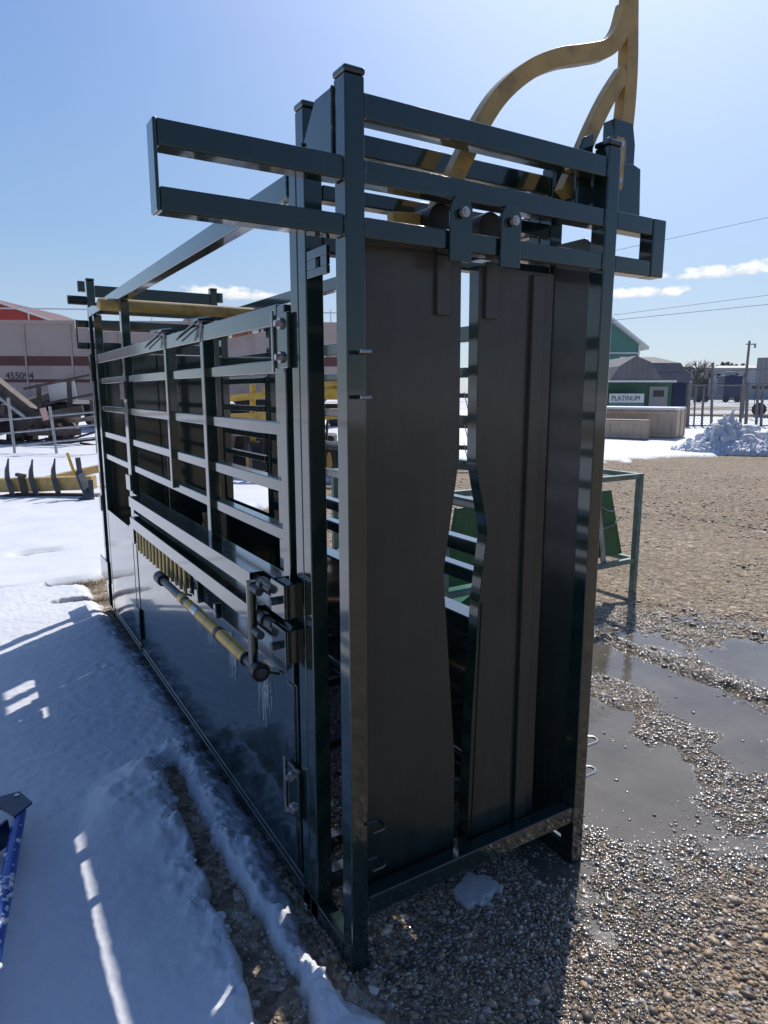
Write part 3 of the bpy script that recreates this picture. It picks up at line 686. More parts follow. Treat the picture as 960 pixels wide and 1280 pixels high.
# long side handle with yellow grip sleeves
HX, HZ = -.085, .768
bm = make(tube, [(HX, .40, HZ-.005), (HX, 1.66, HZ-.005)], .0165, 16); hd = obj('side_handle', bm, M['teeth'], ch, smooth=40)
for a, b, r, mt, nm in ((1.60, 1.68, .027, 'rubber', 'end_cap'), (.405, .43, .029, 'rubber', 'end_cap'), (.54, .79, .0205, 'yellow', 'grip_sleeve'), (.82, 1.04, .0205, 'yellow', 'grip_sleeve'), (1.12, 1.20, .0195, 'yellow', 'grip_sleeve'), (1.25, 1.30, .0195, 'yellow', 'grip_sleeve'), (.792, .818, .0225, 'rubber', 'grip_band'), (.528, .538, .023, 'rubber', 'grip_band'), (1.045, 1.115, .021, 'zinc', 'grip_band')):
    bm = bmesh.new(); cyl(bm, (HX, a, HZ-.005), (0, b-a, 0), r, 20); obj(nm, bm, M[mt], hd, smooth=40)
for y in (.47, 1.45):
    bm = bmesh.new(); bar(bm, (-.003, y, .72), (HX, y, HZ-.012), .02, .008); obj('handle_bracket', bm, G_, hd)
# frost runs hanging on the panel
def frost_mat():
    m, t, b = newmat('frost'); b.inputs['Base Color'].default_value = (.75, .8, .85, 1); b.inputs['Roughness'].default_value = .4
    b.inputs['Alpha'].default_value = .55; return m
M['frost'] = frost_mat()
bm = bmesh.new()
for yc, zt, n, ln in ((.60, .70, 30, .21), (.93, .71, 34, .16), (1.20, .71, 26, .13), (1.36, .71, 16, .10)):
    bm = bmesh.new()
    for i in range(n):
        y = yc+random.gauss(0, .028); z = zt-random.uniform(0, .05); l = random.uniform(.3, 1)*ln; x = -.001; pw = None
        for k in range(9):
            y2 = y+random.gauss(0, .003); z2 = z-l/9; w = .0016*random.uniform(.4, 1.2)
            if random.random() < .75: bm.faces.new([bm.verts.new(q) for q in ((x, y-w, z), (x, y+w, z), (x, y2+w, z2), (x, y2-w, z2))])
            y, z = y2, z2
    obj('frost_run', bm, M['frost'], ch)
# floor grid inside the chute and a few inner cross members
for y in (.5, 1.1, 1.7, 2.3, 2.9): cbox('floor_bar', .052, W-.052, y, y+.04, .01, .045)
cbox('floor_bar', .40, .44, .32, 3.49, .005, .0095)
cbox('inner_gate', .20, .235, 1.9, 1.93, .12, 1.0)
# rear sliding doors close the far end
for a, b in ((.056, .452), (.455, .85)):
    d = cbox('rear_door', a, b, 3.64, 3.645, .10, 1.86, bevel=.001)
    cbox('door_rib', (a if a > .4 else b-.03), (a+.03 if a > .4 else b), 3.61, 3.638, .10, 1.86, parent=d, bevel=.002)

# ------------------------------------------------------------------ blue pipe frame lying in the snow, bottom left
P0 = Vector((-.742, 1.10, .13)); P1 = Vector((-.905, .05, .13))
bg = thing('blue_pipe_frame', 'blue pipe frame with bolted corner plate half buried in snow left of the chute', 'pipe frame', (P0.x, P0.y, 0))
def loc(v): return Vector(v)-Vector((P0.x, P0.y, 0))
bm = make(tube, [loc(P0), loc(P1+(P1-P0)*.5)], .021, 16); obj('pipe', bm, M['blue'], bg, smooth=40)
bm = bmesh.new(); v = [(-.70, 1.10), (-.735, 1.20), (-.80, 1.20), (-.96, 1.13), (-.96, 1.05), (-.90, 1.07), (-.80, 1.12), (-.76, 1.04)]
prism(bm, [(a-P0.x, b-P0.y) for a, b in v], 2, .148, .156); pl = obj('corner_plate', bm, M['navy'], bg, .001)
bm = bmesh.new(); cyl(bm, loc((-.745, 1.175, .1565)), (0, 0, .002), .009); obj('bolt', bm, M['zinc'], pl)
bm = bmesh.new(); bar(bm, loc((-.78, 1.02, .12)), loc((-.99, .85, .10)), .01, .09); obj('brace', bm, M['navy'], bg, .002)
bm = bmesh.new(); bar(bm, loc((-.80, .72, .13)), loc((-1.0, .66, .13)), .04, .04); obj('pipe', bm, M['blue'], bg, .004)
x = []; y = []; z = []
for i in range(420):
    t = random.choice([random.gauss(.45, .05), random.gauss(.62, .07), random.gauss(.8, .06), random.gauss(1.02, .08), random.gauss(.38, .015), random.uniform(.1, 1.2)]); p = P0.lerp(P1, t)
    x.append(p.x+random.gauss(-.002, .008)); y.append(p.y+random.gauss(0, .012)); z.append(.13+.014)
o = pebbles('pipe_snow', np.array(x), np.array(y), rng.uniform(.004, .011, 420), lambda a, b: np.array(z), M['snow'], .7)
tag(o, 'clumps of snow caught along the top of the blue pipe', 'snow', kind='stuff')

# ------------------------------------------------------------------ green pipe stand behind the chute on the right
sx, sy, st, sl = 3.71, 2.03, .95, .27
stand = thing('pipe_stand', 'open green pipe frame standing on the gravel behind the chute', 'pipe stand', (sx, sy, 0))
X2, Y2 = -1.9, 1.55
for a, b in ((0, 0), (X2, 0), (0, Y2), (X2, Y2)): obj('leg', make(bar, (a, b, 0), (a, b, st+.02), .045), M['stand'], stand, .004)
for z in (st, sl):
    for p, q in (((0, 0), (X2, 0)), ((0, Y2), (X2, Y2)), ((0, 0), (0, Y2)), ((X2, 0), (X2, Y2))):
        d = Vector((q[0]-p[0], q[1]-p[1], 0)).normalized()*.024
        obj('rail', make(bar, Vector((*p, z))+d, Vector((*q, z))-d, .04), M['stand'], stand, .004)
gp = thing('green_steel_panel', 'bright green folded steel panel with pale straps leaning inside the pipe stand', 'steel panel', (3.2, 2.09, 0))
bm = bmesh.new(); prism(bm, [(-1.35, .30), (-1.25, .84), (.26, .85), (.43, .32)], 1, 0, .03); obj('sheet', bm, M['leafgreen'], gp, .003)
for a, b, w_ in (((.07, -.03, .80), (.19, -.03, .24), .05), ((-.9, -.03, .72), (-.75, -.03, .24), .07), ((-.55, -.03, .76), (-.45, -.03, .24), .05)):
    bm = bmesh.new(); bar(bm, a, b, w_, .012, up=(0,1,0)); obj('strap', bm, M['galv'], gp)
for q in ([(.05, -.02, .77), (.18, -.03, .70), (.29, -.02, .68)], [(.12, -.02, .55), (.26, -.03, .57), (.36, -.02, .63)]): obj('wire_loop', make(tube, q, .005, 6), M['galv'], gp, smooth=60)
bm = bmesh.new(); prism(bm, [(-1.3, .05), (-1.0, .20), (-.3, .20), (-.1, .05)], 1, .1, .5); obj('folded_tray', bm, M['leafgreen'], gp, .003)

# ------------------------------------------------------------------ left background
# implement with upright blades
D = 10.2
rk = thing('tillage_implement', 'yellow beam implement with upturned steel blades standing in the snow', 'farm implement', at(60, D))
o0 = at(60, D)
def rel(px, py, dd=0, o=None): 
    d = D+dd; return at(px, d, zat(py, d))-(o or o0)
bm = bmesh.new(); bar(bm, rel(-60, 608), rel(118, 603), .2, .2); obj('beam', bm, M['mustard'], rk, .012)
bm = bmesh.new(); bar(bm, rel(38, 605, .3), rel(135, 583, 1.2), .12, .12); obj('beam', bm, M['mustard'], rk, .01)
for px, top in ((12, 573), (42, 574), (70, 573)):
    pts = [(px-1, top), (px-3.5, top+14), (px-3, top+24), (px+1, top+36), (px+3, top+44), (px+6, top+50)]
    wd = [.012, .07, .085, .09, .08, .06]
    bm = bmesh.new(); P_ = [rel(a, b, -.16) for a, b in pts]
    A = [bm.verts.new(p-RT*w/2) for p, w in zip(P_, wd)]; B = [bm.verts.new(p+RT*w/2) for p, w in zip(P_, wd)]; E_ = [bm.verts.new(p-FW*.04) for p in P_]
    for i in range(5):
        for a, b in ((A, E_), (E_, B), (B, A)): bm.faces.new((a[i], b[i], b[i+1], a[i+1]))
    obj('blade', bm, M['teeth'], rk)
    bm = bmesh.new(); bar(bm, rel(px+6, 624, -.16), rel(px+12, 640, -.1), .03, .10); obj('blade_foot', bm, M['teeth'], rk, .004)
bm = bmesh.new(); tube(bm, [rel(106, 630, -.4)-FW*.03, rel(106, 630, -.4)+FW*.03], .11, 24); obj('gauge_wheel', bm, M['teeth'], rk, smooth=40)
bm = bmesh.new(); bar(bm, rel(97, 572, -.2), rel(100, 592, -.2), .07, .05); bar(bm, rel(99, 590, -.2), rel(113, 625, -.4), .12, .06); bar(bm, rel(113, 600, -.3), rel(116, 640, -.4), .07, .05); obj('hitch_arm', bm, M['teeth'], rk, .006)
bm = bmesh.new(); tube(bm, [rel(84, 566, -.2), rel(93, 592, -.2)], .022, 8); obj('lift_lever', bm, M['yellow'], rk, smooth=40)
bm = bmesh.new(); bar(bm, rel(26, 594, -.1), rel(32, 620, -.1), .1, .08); bar(bm, rel(20, 593, 0), rel(32, 595, 0), .06, .05); obj('clamp', bm, M['rust'], rk, .004)
bm = bmesh.new(); prism(bm, [(-.9, 0), (-.5, .05), (.9, .04), (1.1, 0)], 1, -.15, .1)
bmesh.ops.transform(bm, matrix=frame_xf(Vector((0, 0, .03)), RT), verts=bm.verts); obj('runner', bm, M['rust'], rk)
# cattle panel fence
D = 17.4; o0 = at(0, D)
cp = thing('livestock_fence', 'pale pipe rail cattle panel fence in front of the dark machinery pile', 'livestock fence', o0)
for y0, y1 in ((526, 516), (543, 532), (560, 548)):
    obj('rail', make(tube, [rel(-60, y0+5), rel(140, y1-3)], .022, 10), M['galv'], cp, smooth=50)
for px, t, b, lean in ((10, 497, 570, 9), (62, 508, 568, 9), (118, 500, 566, 4)):
    obj('post', make(tube, [rel(px, t, -.05), rel(px+lean, b, -.05)], .035, 10), M['galv'], cp, smooth=50)
tg = obj('cardboard_tag', make(bar, rel(53, 510, -.1), rel(58, 525, -.1), .15, .02, up=FW), M['pink']); tg.location = o0
tag(tg, 'small pink tag hanging on the pipe rail fence', 'tag')
# dark machinery pile
D = 21; o0 = at(30, D)
pile = thing('scrap_conveyor', 'dark rusty conveyor boom slanting down into a heap of steel frames', 'conveyor', o0)
obj('boom', make(bar, rel(-60, 438), rel(56, 530), .45, .42), M['rust'], pile, .03)
obj('boom_rail', make(bar, rel(-60, 452, -.4), rel(32, 522, -.4), .1, .08), M['galv'], pile)
obj('frame_rail', make(bar, rel(30, 486), rel(130, 465), .07, .07), M['rust'], pile); obj('frame_rail', make(bar, rel(55, 505), rel(130, 490), .07, .07), M['rust'], pile)
for px, t, b in ((48, 480, 520), (86, 474, 512), (115, 500, 530)): obj('strut', make(bar, rel(px, t), rel(px+2, b), .13, .13), M['rust'], pile)
bm = bmesh.new()
for i in range(46):
    px = random.uniform(-60, 125); py = random.uniform(512, 558); w = random.uniform(.3, 1.3)
    p = rel(px, py, random.uniform(-.5, 1.2)); bar(bm, p, p+Vector((random.gauss(0, .6), random.gauss(0, .6), random.gauss(0, .35)))*w, random.uniform(.1, .5), random.uniform(.1, .5))
bm2 = obj('heap', bm, M['rust'], pile)
bm = bmesh.new()
for i in range(20):
    px = random.uniform(-60, 125); p = rel(px, random.uniform(545, 558), random.uniform(-1, 1)); bar(bm, p, p+RT*random.uniform(.3, 1.5)+Vector((0, 0, random.gauss(0, .2))), .06, .06)
obj('bar_stock', bm, M['cdark'], pile)
ws = obj('white_sheet', make(bar, rel(76, 478, .4), rel(80, 502, .4), .85, .02, up=FW), M['white']); ws.location = o0
tag(ws, 'white board propped behind the rusty frame rails', 'board')
# grain hopper railcar
D = 30; o0 = at(0, D); x_ax = (RT*.995+FW*.07).normalized(); mt = frame_xf(o0, x_ax)
rc = thing('hopper_railcar', 'long dusty cream hopper railcar with maroon stripe behind the yard', 'railcar', mat=mt)
def Z(py): return zat(py, D)
bm = bmesh.new(); bx(bm, -9, 15.5, 0, 3, Z(498), Z(403)); obj('body', bm, M['cream'], rc, .05)
bm = bmesh.new(); bx(bm, -9, 15.5, -.012, -.002, Z(457), Z(445)); obj('stripe', bm, M['maroon'], rc)
bm = bmesh.new(); bx(bm, -9, 15.5, -.012, -.002, Z(478), Z(474)); obj('stripe', bm, M['maroon'], rc)
bm = bmesh.new(); bx(bm, -9, 15.5, -.10, -.001, Z(405), Z(400)); bx(bm, -9, 15.5, -.08, -.001, Z(500), Z(497)); obj('side_sill', bm, M['cream'], rc)
for k in range(13): 
    bm = bmesh.new(); bx(bm, -8.4+k*1.95, -8.33+k*1.95, -.05, -.013, Z(497), Z(405)); obj('side_stake', bm, M['cream'], rc)
for k in range(4):
    bm = bmesh.new(); x0 = -8+k*6; z1 = Z(500); prism(bm, [(x0, z1), (x0+4.4, z1), (x0+3, z1-1.0), (x0+1.4, z1-1.0)], 1, .3, 2.7); obj('hopper', bm, M['cdark'], rc)
bm = bmesh.new(); bx(bm, -9, 15.5, .8, 2.2, .55, 1.05); obj('underframe', bm, M['cdark'], rc)
for x0 in (-8.3, -6.5, 4, 5.8, 13, 14.8):
    bm = bmesh.new(); tube(bm, [(x0, .3, .46), (x0, .45, .46)], .46, 20); obj('wheel', bm, M['cdark'], rc, smooth=40)
bm = bmesh.new(); zt = Z(383)
tube(bm, [(-9, .1, zt), (15.5, .1, zt-.15)], .03, 6)
for k in range(10): tube(bm, [(-8.8+k*2.6, .1, zt), (-8.8+k*2.6, .1, Z(402))], .025, 6)
obj('roof_railing', bm, M['white'], rc)
def text(name, s, size, mat, parent, mtx, depth=.004, scale=(1,1,1)):
    cu = bpy.data.curves.new(name, 'FONT'); cu.body = s; cu.size = size; cu.extrude = depth
    to = bpy.data.objects.new('tmp', cu); C.objects.link(to); me = bpy.data.meshes.new_from_object(to); bpy.data.objects.remove(to)
    me.materials.append(mat); o = bpy.data.objects.new(name, me); C.objects.link(o); o.parent = parent
    o.matrix_local = mtx @ Matrix.Diagonal((*scale, 1)); return o
up = Matrix.Rotation(PI/2, 4, 'X')
text('car_number', '455094', .40, M['black'], rc, Matrix.Translation((.45, -.02, Z(473.5))) @ up)
# red roofed barn behind the railcar
D = 60; o0 = at(-30, D); mt = frame_xf(o0, RT)
rb = thing('red_roof_barn', 'building with a red gable roof rising behind the cream railcar', 'barn', mat=mt)
w1 = (at(78, D)-o0).dot(RT); pk = (at(-10, D)-o0).dot(RT); xl = pk-(w1-pk)
bm = bmesh.new(); bx(bm, xl, w1, 0, 14, 0, zat(403, D)); obj('wall', bm, M['greyrib'], rb)
bm = bmesh.new(); prism(bm, [(w1, zat(403, D)+.01), (pk, zat(371, D)), (xl, zat(403, D)+.01)], 1, .0, 14); obj('gable', bm, M['red'], rb)
bm = bmesh.new()
for a, b in (((pk, zat(371, D)), (w1+.6, zat(403, D)-.2)), ((pk, zat(371, D)), (xl-.6, zat(403, D)-.2))):
    for yy in (-.5,): prism(bm, [(a[0], a[1]), (b[0], b[1]), (b[0], b[1]+.12), (a[0], a[1]+.12)], 1, -.5, -.3)
obj('barge_board', bm, M['white'], rb)
bm = bmesh.new()
for a, b in (((pk, zat(371, D)), (w1+.6, zat(403, D)-.2)), ((pk, zat(371, D)), (xl-.6, zat(403, D)-.2))): prism(bm, [(a[0], a[1]+.01), (b[0], b[1]+.01), (b[0], b[1]+.1), (a[0], a[1]+.1)], 1, -.29, 14.5)
obj('roof', bm, M['maroon'], rb)

# yellow machines seen through the rails
D = 13; o0 = at(360, D)
yt = thing('yellow_cultivator', 'yellow framed cultivator with black tyres parked behind the chute', 'farm implement', o0)
for (a, b), (c_, d_), w in (((270, 500), (345, 492), .12), ((272, 525), (460, 515), .2), ((330, 488), (470, 478), .14), ((325, 610), (470, 600), .2), ((400, 492), (440, 488), .25)):
    obj('beam', make(bar, rel(a, b), rel(c_, d_), .15, w), M['yellow'], yt, .01)
for px in (316, 352, 395, 440): obj('upright', make(bar, rel(px, 480), rel(px, 610), .09, .09), M['yellow'], yt, .008)
obj('tool_box', make(bar, rel(296, 536, .1), rel(314, 536, .1), .3, .22), M['redbox'], yt, .01)
for px in (318, 420): 
    p = rel(px, 578, -.3); ax = (FW*.35+RT).normalized()
    bm = bmesh.new(); tube(bm, [p-ax*.12, p-ax*.1, p+ax*.1, p+ax*.12], .4, 28, rs=[.33, .40, .40, .33]); t_ = obj('tyre', bm, M['rubber'], yt, smooth=40)
    bm = bmesh.new(); tube(bm, [p-ax*.13, p+ax*.13], .2, 20); obj('rim', bm, M['mustard'], t_, smooth=40)
    bm = bmesh.new(); 
obj('seed_hopper', make(bar, rel(268, 574, 1.1), rel(420, 574, 1.1), .9, 1.05), M['cdark'], yt, .05)
for px, py in ((290, 560), (352, 556), (445, 560)): obj('coulter', make(tube, [rel(px, py, .35)-RT*.02, rel(px, py, .35)+RT*.02], .34, 22), M['teeth'], yt, smooth=40)
for k in range(9): obj('shank', make(tube, [rel(290+k*20, 520, .2), rel(287+k*20, 560, -.1), rel(293+k*20, 590, .1), rel(290+k*20, 612, .2)], .025, 6), M['cdark'], yt, smooth=60)
# white harrow seen in the gap between the doors
D = 15; o0 = at(592, D)
hr = thing('pipe_harrow', 'dark harrow with rows of bright tines behind the gap between the doors', 'farm implement', o0)
for i, py in enumerate((492, 530, 557)):
    obj('beam', make(bar, rel(505, py), rel(690, py+6), .1, .1), M['teeth'], hr, .006)
    for k in range(14): obj('tine', make(bar, rel(520+k*12, py-2, -.1), rel(526+k*12, py+24, -.1), .018, .018), M['galv'], hr)
obj('runner', make(bar, rel(505, 575), rel(690, 582), .12, .12), M['galv'], hr, .006)

# ------------------------------------------------------------------ right background
# crates
D = 22.6; o0 = at(843, D)
def crate(name, label, px, D, ln, wd, h, yaw_off, group='wooden crates in the snow', snowcap=True, slats=5, z0=0.0):
    xa = (RT*math.cos(yaw_off)+FW*math.sin(yaw_off)); mt = frame_xf(at(px, D, z0), xa)
    t = thing(name, label, 'crate', mat=mt, group=group)
    bm = bmesh.new(); bx(bm, -ln, 0, 0, wd, .08, h); obj('box', bm, M['crate'], t, .01)
    n = max(2, int(ln/1.2))
    for k in range(n+1):
        x = -ln+k*(ln-.1)/n; bm = bmesh.new(); bx(bm, x, x+.1, -.03, -.002, .08, h); obj('batten', bm, M['crate'], t)
    for z in (.10, h-.14):
        bm = bmesh.new(); bx(bm, -ln, 0, -.055, -.032, z, z+.1); obj('batten', bm, M['crate'], t)
    for k in range(3):
        y = .02+k*(wd-.14)/2; bm = bmesh.new(); bx(bm, .002, .03, y, y+.1, .08, h); obj('batten', bm, M['crate'], t)
    bm = bmesh.new(); bx(bm, -ln, 0, .05, .15, 0, .078); bx(bm, -ln, 0, wd-.15, wd-.05, 0, .078); obj('skid', bm, M['crate'], t)
    bm = bmesh.new(); bx(bm, -ln*.93+.1, -ln*.93+.45, -.036, -.033, h*.5, h*.75); obj('shipping_paper', bm, M['white'], t)
    if snowcap:
        s = obj('crate_snow', make(bx, -ln-.02, .02, -.02, wd+.02, 0, .09), M['snow'], None, .035); s.matrix_world = mt @ Matrix.Translation((0, 0, h+.003)); tag(s, 'snow lying on top of the ' + ('long tall' if ln > 3 else 'low') + ' wooden crate', 'snow')
    return t
crate('wooden_crate', 'long tall plywood crate capped with snow beside the fence', 843, 22.8, 4.2, 1.5, 1.0, -.60)
crate('wooden_crate', 'lower plywood crate in front of the tall one', 806, 22.3, 2.4, .5, .70, -.58, snowcap=False)
# green shed with sign and gambrel roofs
D = 30; o0 = at(757, D); mt = frame_xf(o0, RT)
def lx(px, D=D, o=None): return (at(px, D)-(o or o0)).dot(RT)
gs = thing('green_shed', 'green garden shed with grey gambrel roof and white sign on its wall', 'shed', mat=mt)
bm = bmesh.new(); bx(bm, lx(725), lx(836), 0, 4, 0, zat(476, D)); obj('wall', bm, M['shedrib'], gs)
g1 = [(lx(755), zat(477, D)-.02), (lx(767), zat(458, D)), (lx(787), zat(445, D)), (lx(806), zat(453, D)), (lx(822), zat(477, D)-.02)]
bm = bmesh.new(); prism(bm, g1, 1, -.25, 3.5); obj('roof', bm, M['shingle'], gs)
bm = bmesh.new()
bx(bm, lx(722), lx(838), -.3, -.26, zat(478, D), zat(475.5, D)); obj('eave_trim', bm, M['white'], gs)
d_ = obj('door', make(bx, lx(808), lx(831), -.05, -.003, 0, zat(483, D)), M['greypanel'], gs, .01)
bm = bmesh.new(); bx(bm, lx(813), lx(826), -.06, -.052, zat(496, D), zat(488, D)); obj('pane', bm, M['glass'], d_)
sg = thing('shop_sign', 'white PLATINUM sign board standing before the green shed wall', 'sign', mat=mt @ Matrix.Translation((0, -.6, 0)))
bm = bmesh.new(); bx(bm, lx(754), lx(796), 0, .04, zat(503, D), zat(492, D)); obj('board', bm, M['white'], sg)
bm = bmesh.new(); bx(bm, lx(754), lx(796), 0, .04, zat(512, D), zat(503, D)-.005); obj('lower_board', bm, M['teal'], sg)
for px in (755, 795): obj('post', make(bx, lx(px)-.03, lx(px)+.03, .045, .1, 0, zat(492, D)), M['postgrey'], sg)
text('lettering', 'PLATINUM', .30, M['shedgreen'], sg, Matrix.Translation((lx(754)+.08, -.008, zat(500.5, D))) @ up, scale=(.86,1,1))
text('lettering', 'STEEL SHEDS', .08, M['shedgreen'], sg, Matrix.Translation((lx(754)+.45, -.008, zat(502.6, D))) @ up) if False else None
D2 = 33; o2 = at(800, D2); mt = frame_xf(o2, RT); l2 = lambda px: (at(px, D2)-o2).dot(RT)
s2 = thing('grey_shed', 'long shed under a grey gambrel roof with its gable end toward the fence', 'shed', mat=mt)
za, zb, zc = zat(476, D2), zat(452.5, D2), zat(443, D2)
bm = bmesh.new()
v = [bm.verts.new(p) for p in ((l2(790), 0, za), (l2(862), 0, za), (l2(855), .9, zb), (l2(790), .9, zb), (l2(790), 2.4, zc), (l2(836), 2.4, zc), (l2(790), 4.8, za), (l2(862), 4.8, za))]
for f in ((0, 1, 2, 3), (3, 2, 5, 4), (1, 7, 5, 2), (4, 5, 7, 6)): bm.faces.new([v[i] for i in f])
obj('roof', bm, M['shingle'], s2)
bm = bmesh.new(); bx(bm, l2(790), l2(858), .1, 4.7, 0, za-.003); obj('wall', bm, M['greyrib'], s2)
bm = bmesh.new(); bx(bm, l2(838), l2(858), .05, .098, 0, za-.1); obj('wall_panel', bm, M['navy'], s2)
# teal building
D3 = 62; o3 = at(760, D3); mt = frame_xf(o3, RT); l3 = lambda px: (at(px, D3)-o3).dot(RT)
tb = thing('teal_building', 'large teal clad building with a gable roof behind the sheds', 'building', mat=mt)
pk, er = l3(735), l3(793); el = 2*pk-er; ze, zp = zat(431, D3), zat(385, D3)
bm = bmesh.new(); prism(bm, [(el, 0), (er, 0), (er, ze), (pk, zp), (el, ze)], 1, 0, 14); obj('wall', bm, M['tealrib'], tb)
bm = bmesh.new()
for s in (1, -1):
    a = (pk, zp); b = (pk+s*(er-pk+.7), ze-.45); prism(bm, [a, b, (b[0], b[1]+.25), (a[0], a[1]+.28)], 1, -.7, 14.5)
obj('roof', bm, M['white'], tb)
bm = bmesh.new(); bx(bm, el, er, -.06, -.003, zat(442, D3), zat(440.5, D3)); obj('trim', bm, M['white'], tb)
bm = bmesh.new(); tube(bm, [(er+.05, -.1, ze), (er+.05, -.1, 0)], .07, 8); obj('downpipe', bm, M['white'], tb)
# chain-link fence
D4 = 31; o4 = at(858, D4)
fe = thing('chain_link_fence', 'grey chain link fence with steel posts beyond the snow heap', 'fence', o4)
def r4(px, z, dd=0): return at(px, D4+dd, z)-o4
posts = [(858, 2.0, .11), (867, 1.95, .035), (877, 1.95, .05), (889, 2.9, .06), (925, 1.95, .06), (932, 2.05, .07), (945, 2.0, .06), (951, 2.0, .06), (985, 2.0, .06), (1020, 2.0, .06)]
for px, h, r in posts: obj('post', make(tube, [r4(px, 0), r4(px+(3 if h < 2.5 else 2), h)], r, 10), M['postgrey'], fe, smooth=50)
for z in (.1, .55, 1.9): obj('rail', make(tube, [r4(858, z), r4(1030, z)], .028, 6), M['postgrey'], fe, smooth=50)
obj('barb_wire', make(tube, [r4(800, 2.45), r4(889, 2.5), r4(1030, 2.75)], .012, 4), M['wire'], fe)
obj('barb_wire', make(tube, [r4(740, 1.95), r4(1030, 2.0)], .012, 4), M['wire'], fe)
bm = bmesh.new(); A = r4(858, 0); B = r4(1030, 0); ln = (B-A).length; u = (B-A)/ln; s = -1.9
while s < ln:
    for sg_ in (1, -1):
        a0 = max(0, s); a1 = min(ln, s+1.85)
        if a1 > a0:
            za_ = .05+(a0-s) if sg_ > 0 else 1.9-(a0-s); zb_ = .05+(a1-s) if sg_ > 0 else 1.9-(a1-s)
            tube(bm, [A+u*a0+Vector((0, 0, za_)), A+u*a1+Vector((0, 0, zb_))], .006, 3, cap=False)
    s += .14
obj('wire_mesh', bm, M['postgrey'], fe)
# snow heap
D5 = 18.3; o5 = at(948, D5)
hp = thing('snow_heap', 'rough ploughed heap of broken snow at the edge of the gravel', 'snow heap', o5)
def heap_z(x, y):
    r = np.hypot(x/2.35, y/1.25); base = .62*np.clip(1-r, 0, 1)**.7
    pk = .62*np.exp(-(((x+.95-.5*y)/.55)**2+((y)/.5)**2)**1.3)
    n = np.abs(fbm(x, y, 2.4, 5, 51, .62)-.5)*2
    return base*(.45+1.3*n)+pk*(.35+1.25*np.abs(fbm(x, y, 3.2, 5, 61, .62)-.5)*2+.5*fbm(x, y, 7, 3, 62))-.12*(r > 1)+(fbm(x, y, 9, 4, 71)-.5)*.16*(r < 1)+np.abs(fbm(x, y, 6, 4, 81, .65)-.5)*.5*(r < 1)
hg = grid_obj('mound', np.arange(-3.0, 3.0, .03), np.arange(-1.35, 1.35, .03), heap_z, M['snow'], keep=lambda x, y, z: z > -.06)
hg.parent = hp; hg.rotation_euler = (0, 0, -YAW)
n = 420; xx = rng.normal(-.2, 1.1, n); yy = rng.normal(-.15, .55, n); sz = np.clip(rng.lognormal(math.log(.045), .6, n), .02, .17)
k = np.hypot(xx/2.2, yy/1.2) < 1
ck = pebbles('snow_chunks', xx[k], yy[k], sz[k], lambda a, b: np.maximum(heap_z(a, b), 0)-.02, M['snow'], .85, 2)
ck.parent = hp; ck.rotation_euler = (0, 0, -YAW); ck['kind'] = 'stuff'
# grey box trailer, far building, poles, trees
D6 = 46; o6 = at(940, D6); v6 = (o6-Vector((CAM.x, CAM.y, 0))).normalized(); x6 = Vector((v6.y, -v6.x, 0)); mt = frame_xf(o6, x6); l6 = lambda px: (at(px, D6)-o6).dot(x6)
bxm = thing('box_trailer', 'pale grey box trailer parked beyond the fence', 'trailer', mat=mt)
obj('box', make(bx, l6(940), l6(1010), 0, 5, zat(481, D6), zat(447, D6)), M['greyrib'], bxm, .03)
obj('deck', make(bx, l6(936), l6(1010), .2, 4.8, zat(486, D6), zat(481, D6)-.01), M['cdark'], bxm)
for px in (948, 972):
    bm = bmesh.new(); p = Vector((l6(px), .2, .45)); tube(bm, [p, p+Vector((0, .3, 0))], .45, 18); obj('wheel', bm, M['rubber'], bxm, smooth=40)
obj('landing_leg', make(bx, l6(941), l6(942), .5, .7, 0, zat(486, D6)-.01), M['cdark'], bxm)
D7 = 150; o7 = at(895, D7); mt = frame_xf(o7, RT); l7 = lambda px: (at(px, D7)-o7).dot(RT)
fb = thing('white_warehouse', 'long low white warehouse far off behind the fence', 'warehouse', mat=mt)
obj('wall', make(bx, l7(862), l7(1010), 0, 20, 0, zat(460, D7)), M['farwhite'], fb)
bm = bmesh.new(); prism(bm, [(-1, zat(460, D7)), (10, zat(455, D7)), (21, zat(460, D7))], 0, l7(868), l7(1010)); obj('roof', bm, M['greypanel'], fb)
for k in range(6): obj('window', make(bx, l7(872+k*11), l7(876+k*11), -.1, -.01, zat(473, D7), zat(467, D7)), M['glass'], fb)
for i, (px, w, t_, lab, mm) in enumerate(((878, 12, 475, 'dark parked trailer far off before the white warehouse', 'cdark'), (915, 22, 472, 'long dark row of parked machinery before the white warehouse', 'navy'))):
    D8 = 110; o8 = at(px, D8); mt = frame_xf(o8, RT); m8 = thing('parked_machine', lab, 'machine', mat=mt)
    ww = w/2/F*D8
    obj('body', make(bx, -ww, ww, 0, 2.5, .8, zat(t_, D8)+.3), M[mm], m8, .1)
    obj('cab', make(bx, -ww*.3, ww*.2, .2, 2.3, zat(t_, D8)+.31, zat(t_, D8)+1.0), M['greypanel'], m8, .1)
    for s in (-.7, .6):
        bm = bmesh.new(); tube(bm, [(ww*s, -.1, .5), (ww*s, .3, .5)], .5, 14); obj('wheel', bm, M['rubber'], m8)
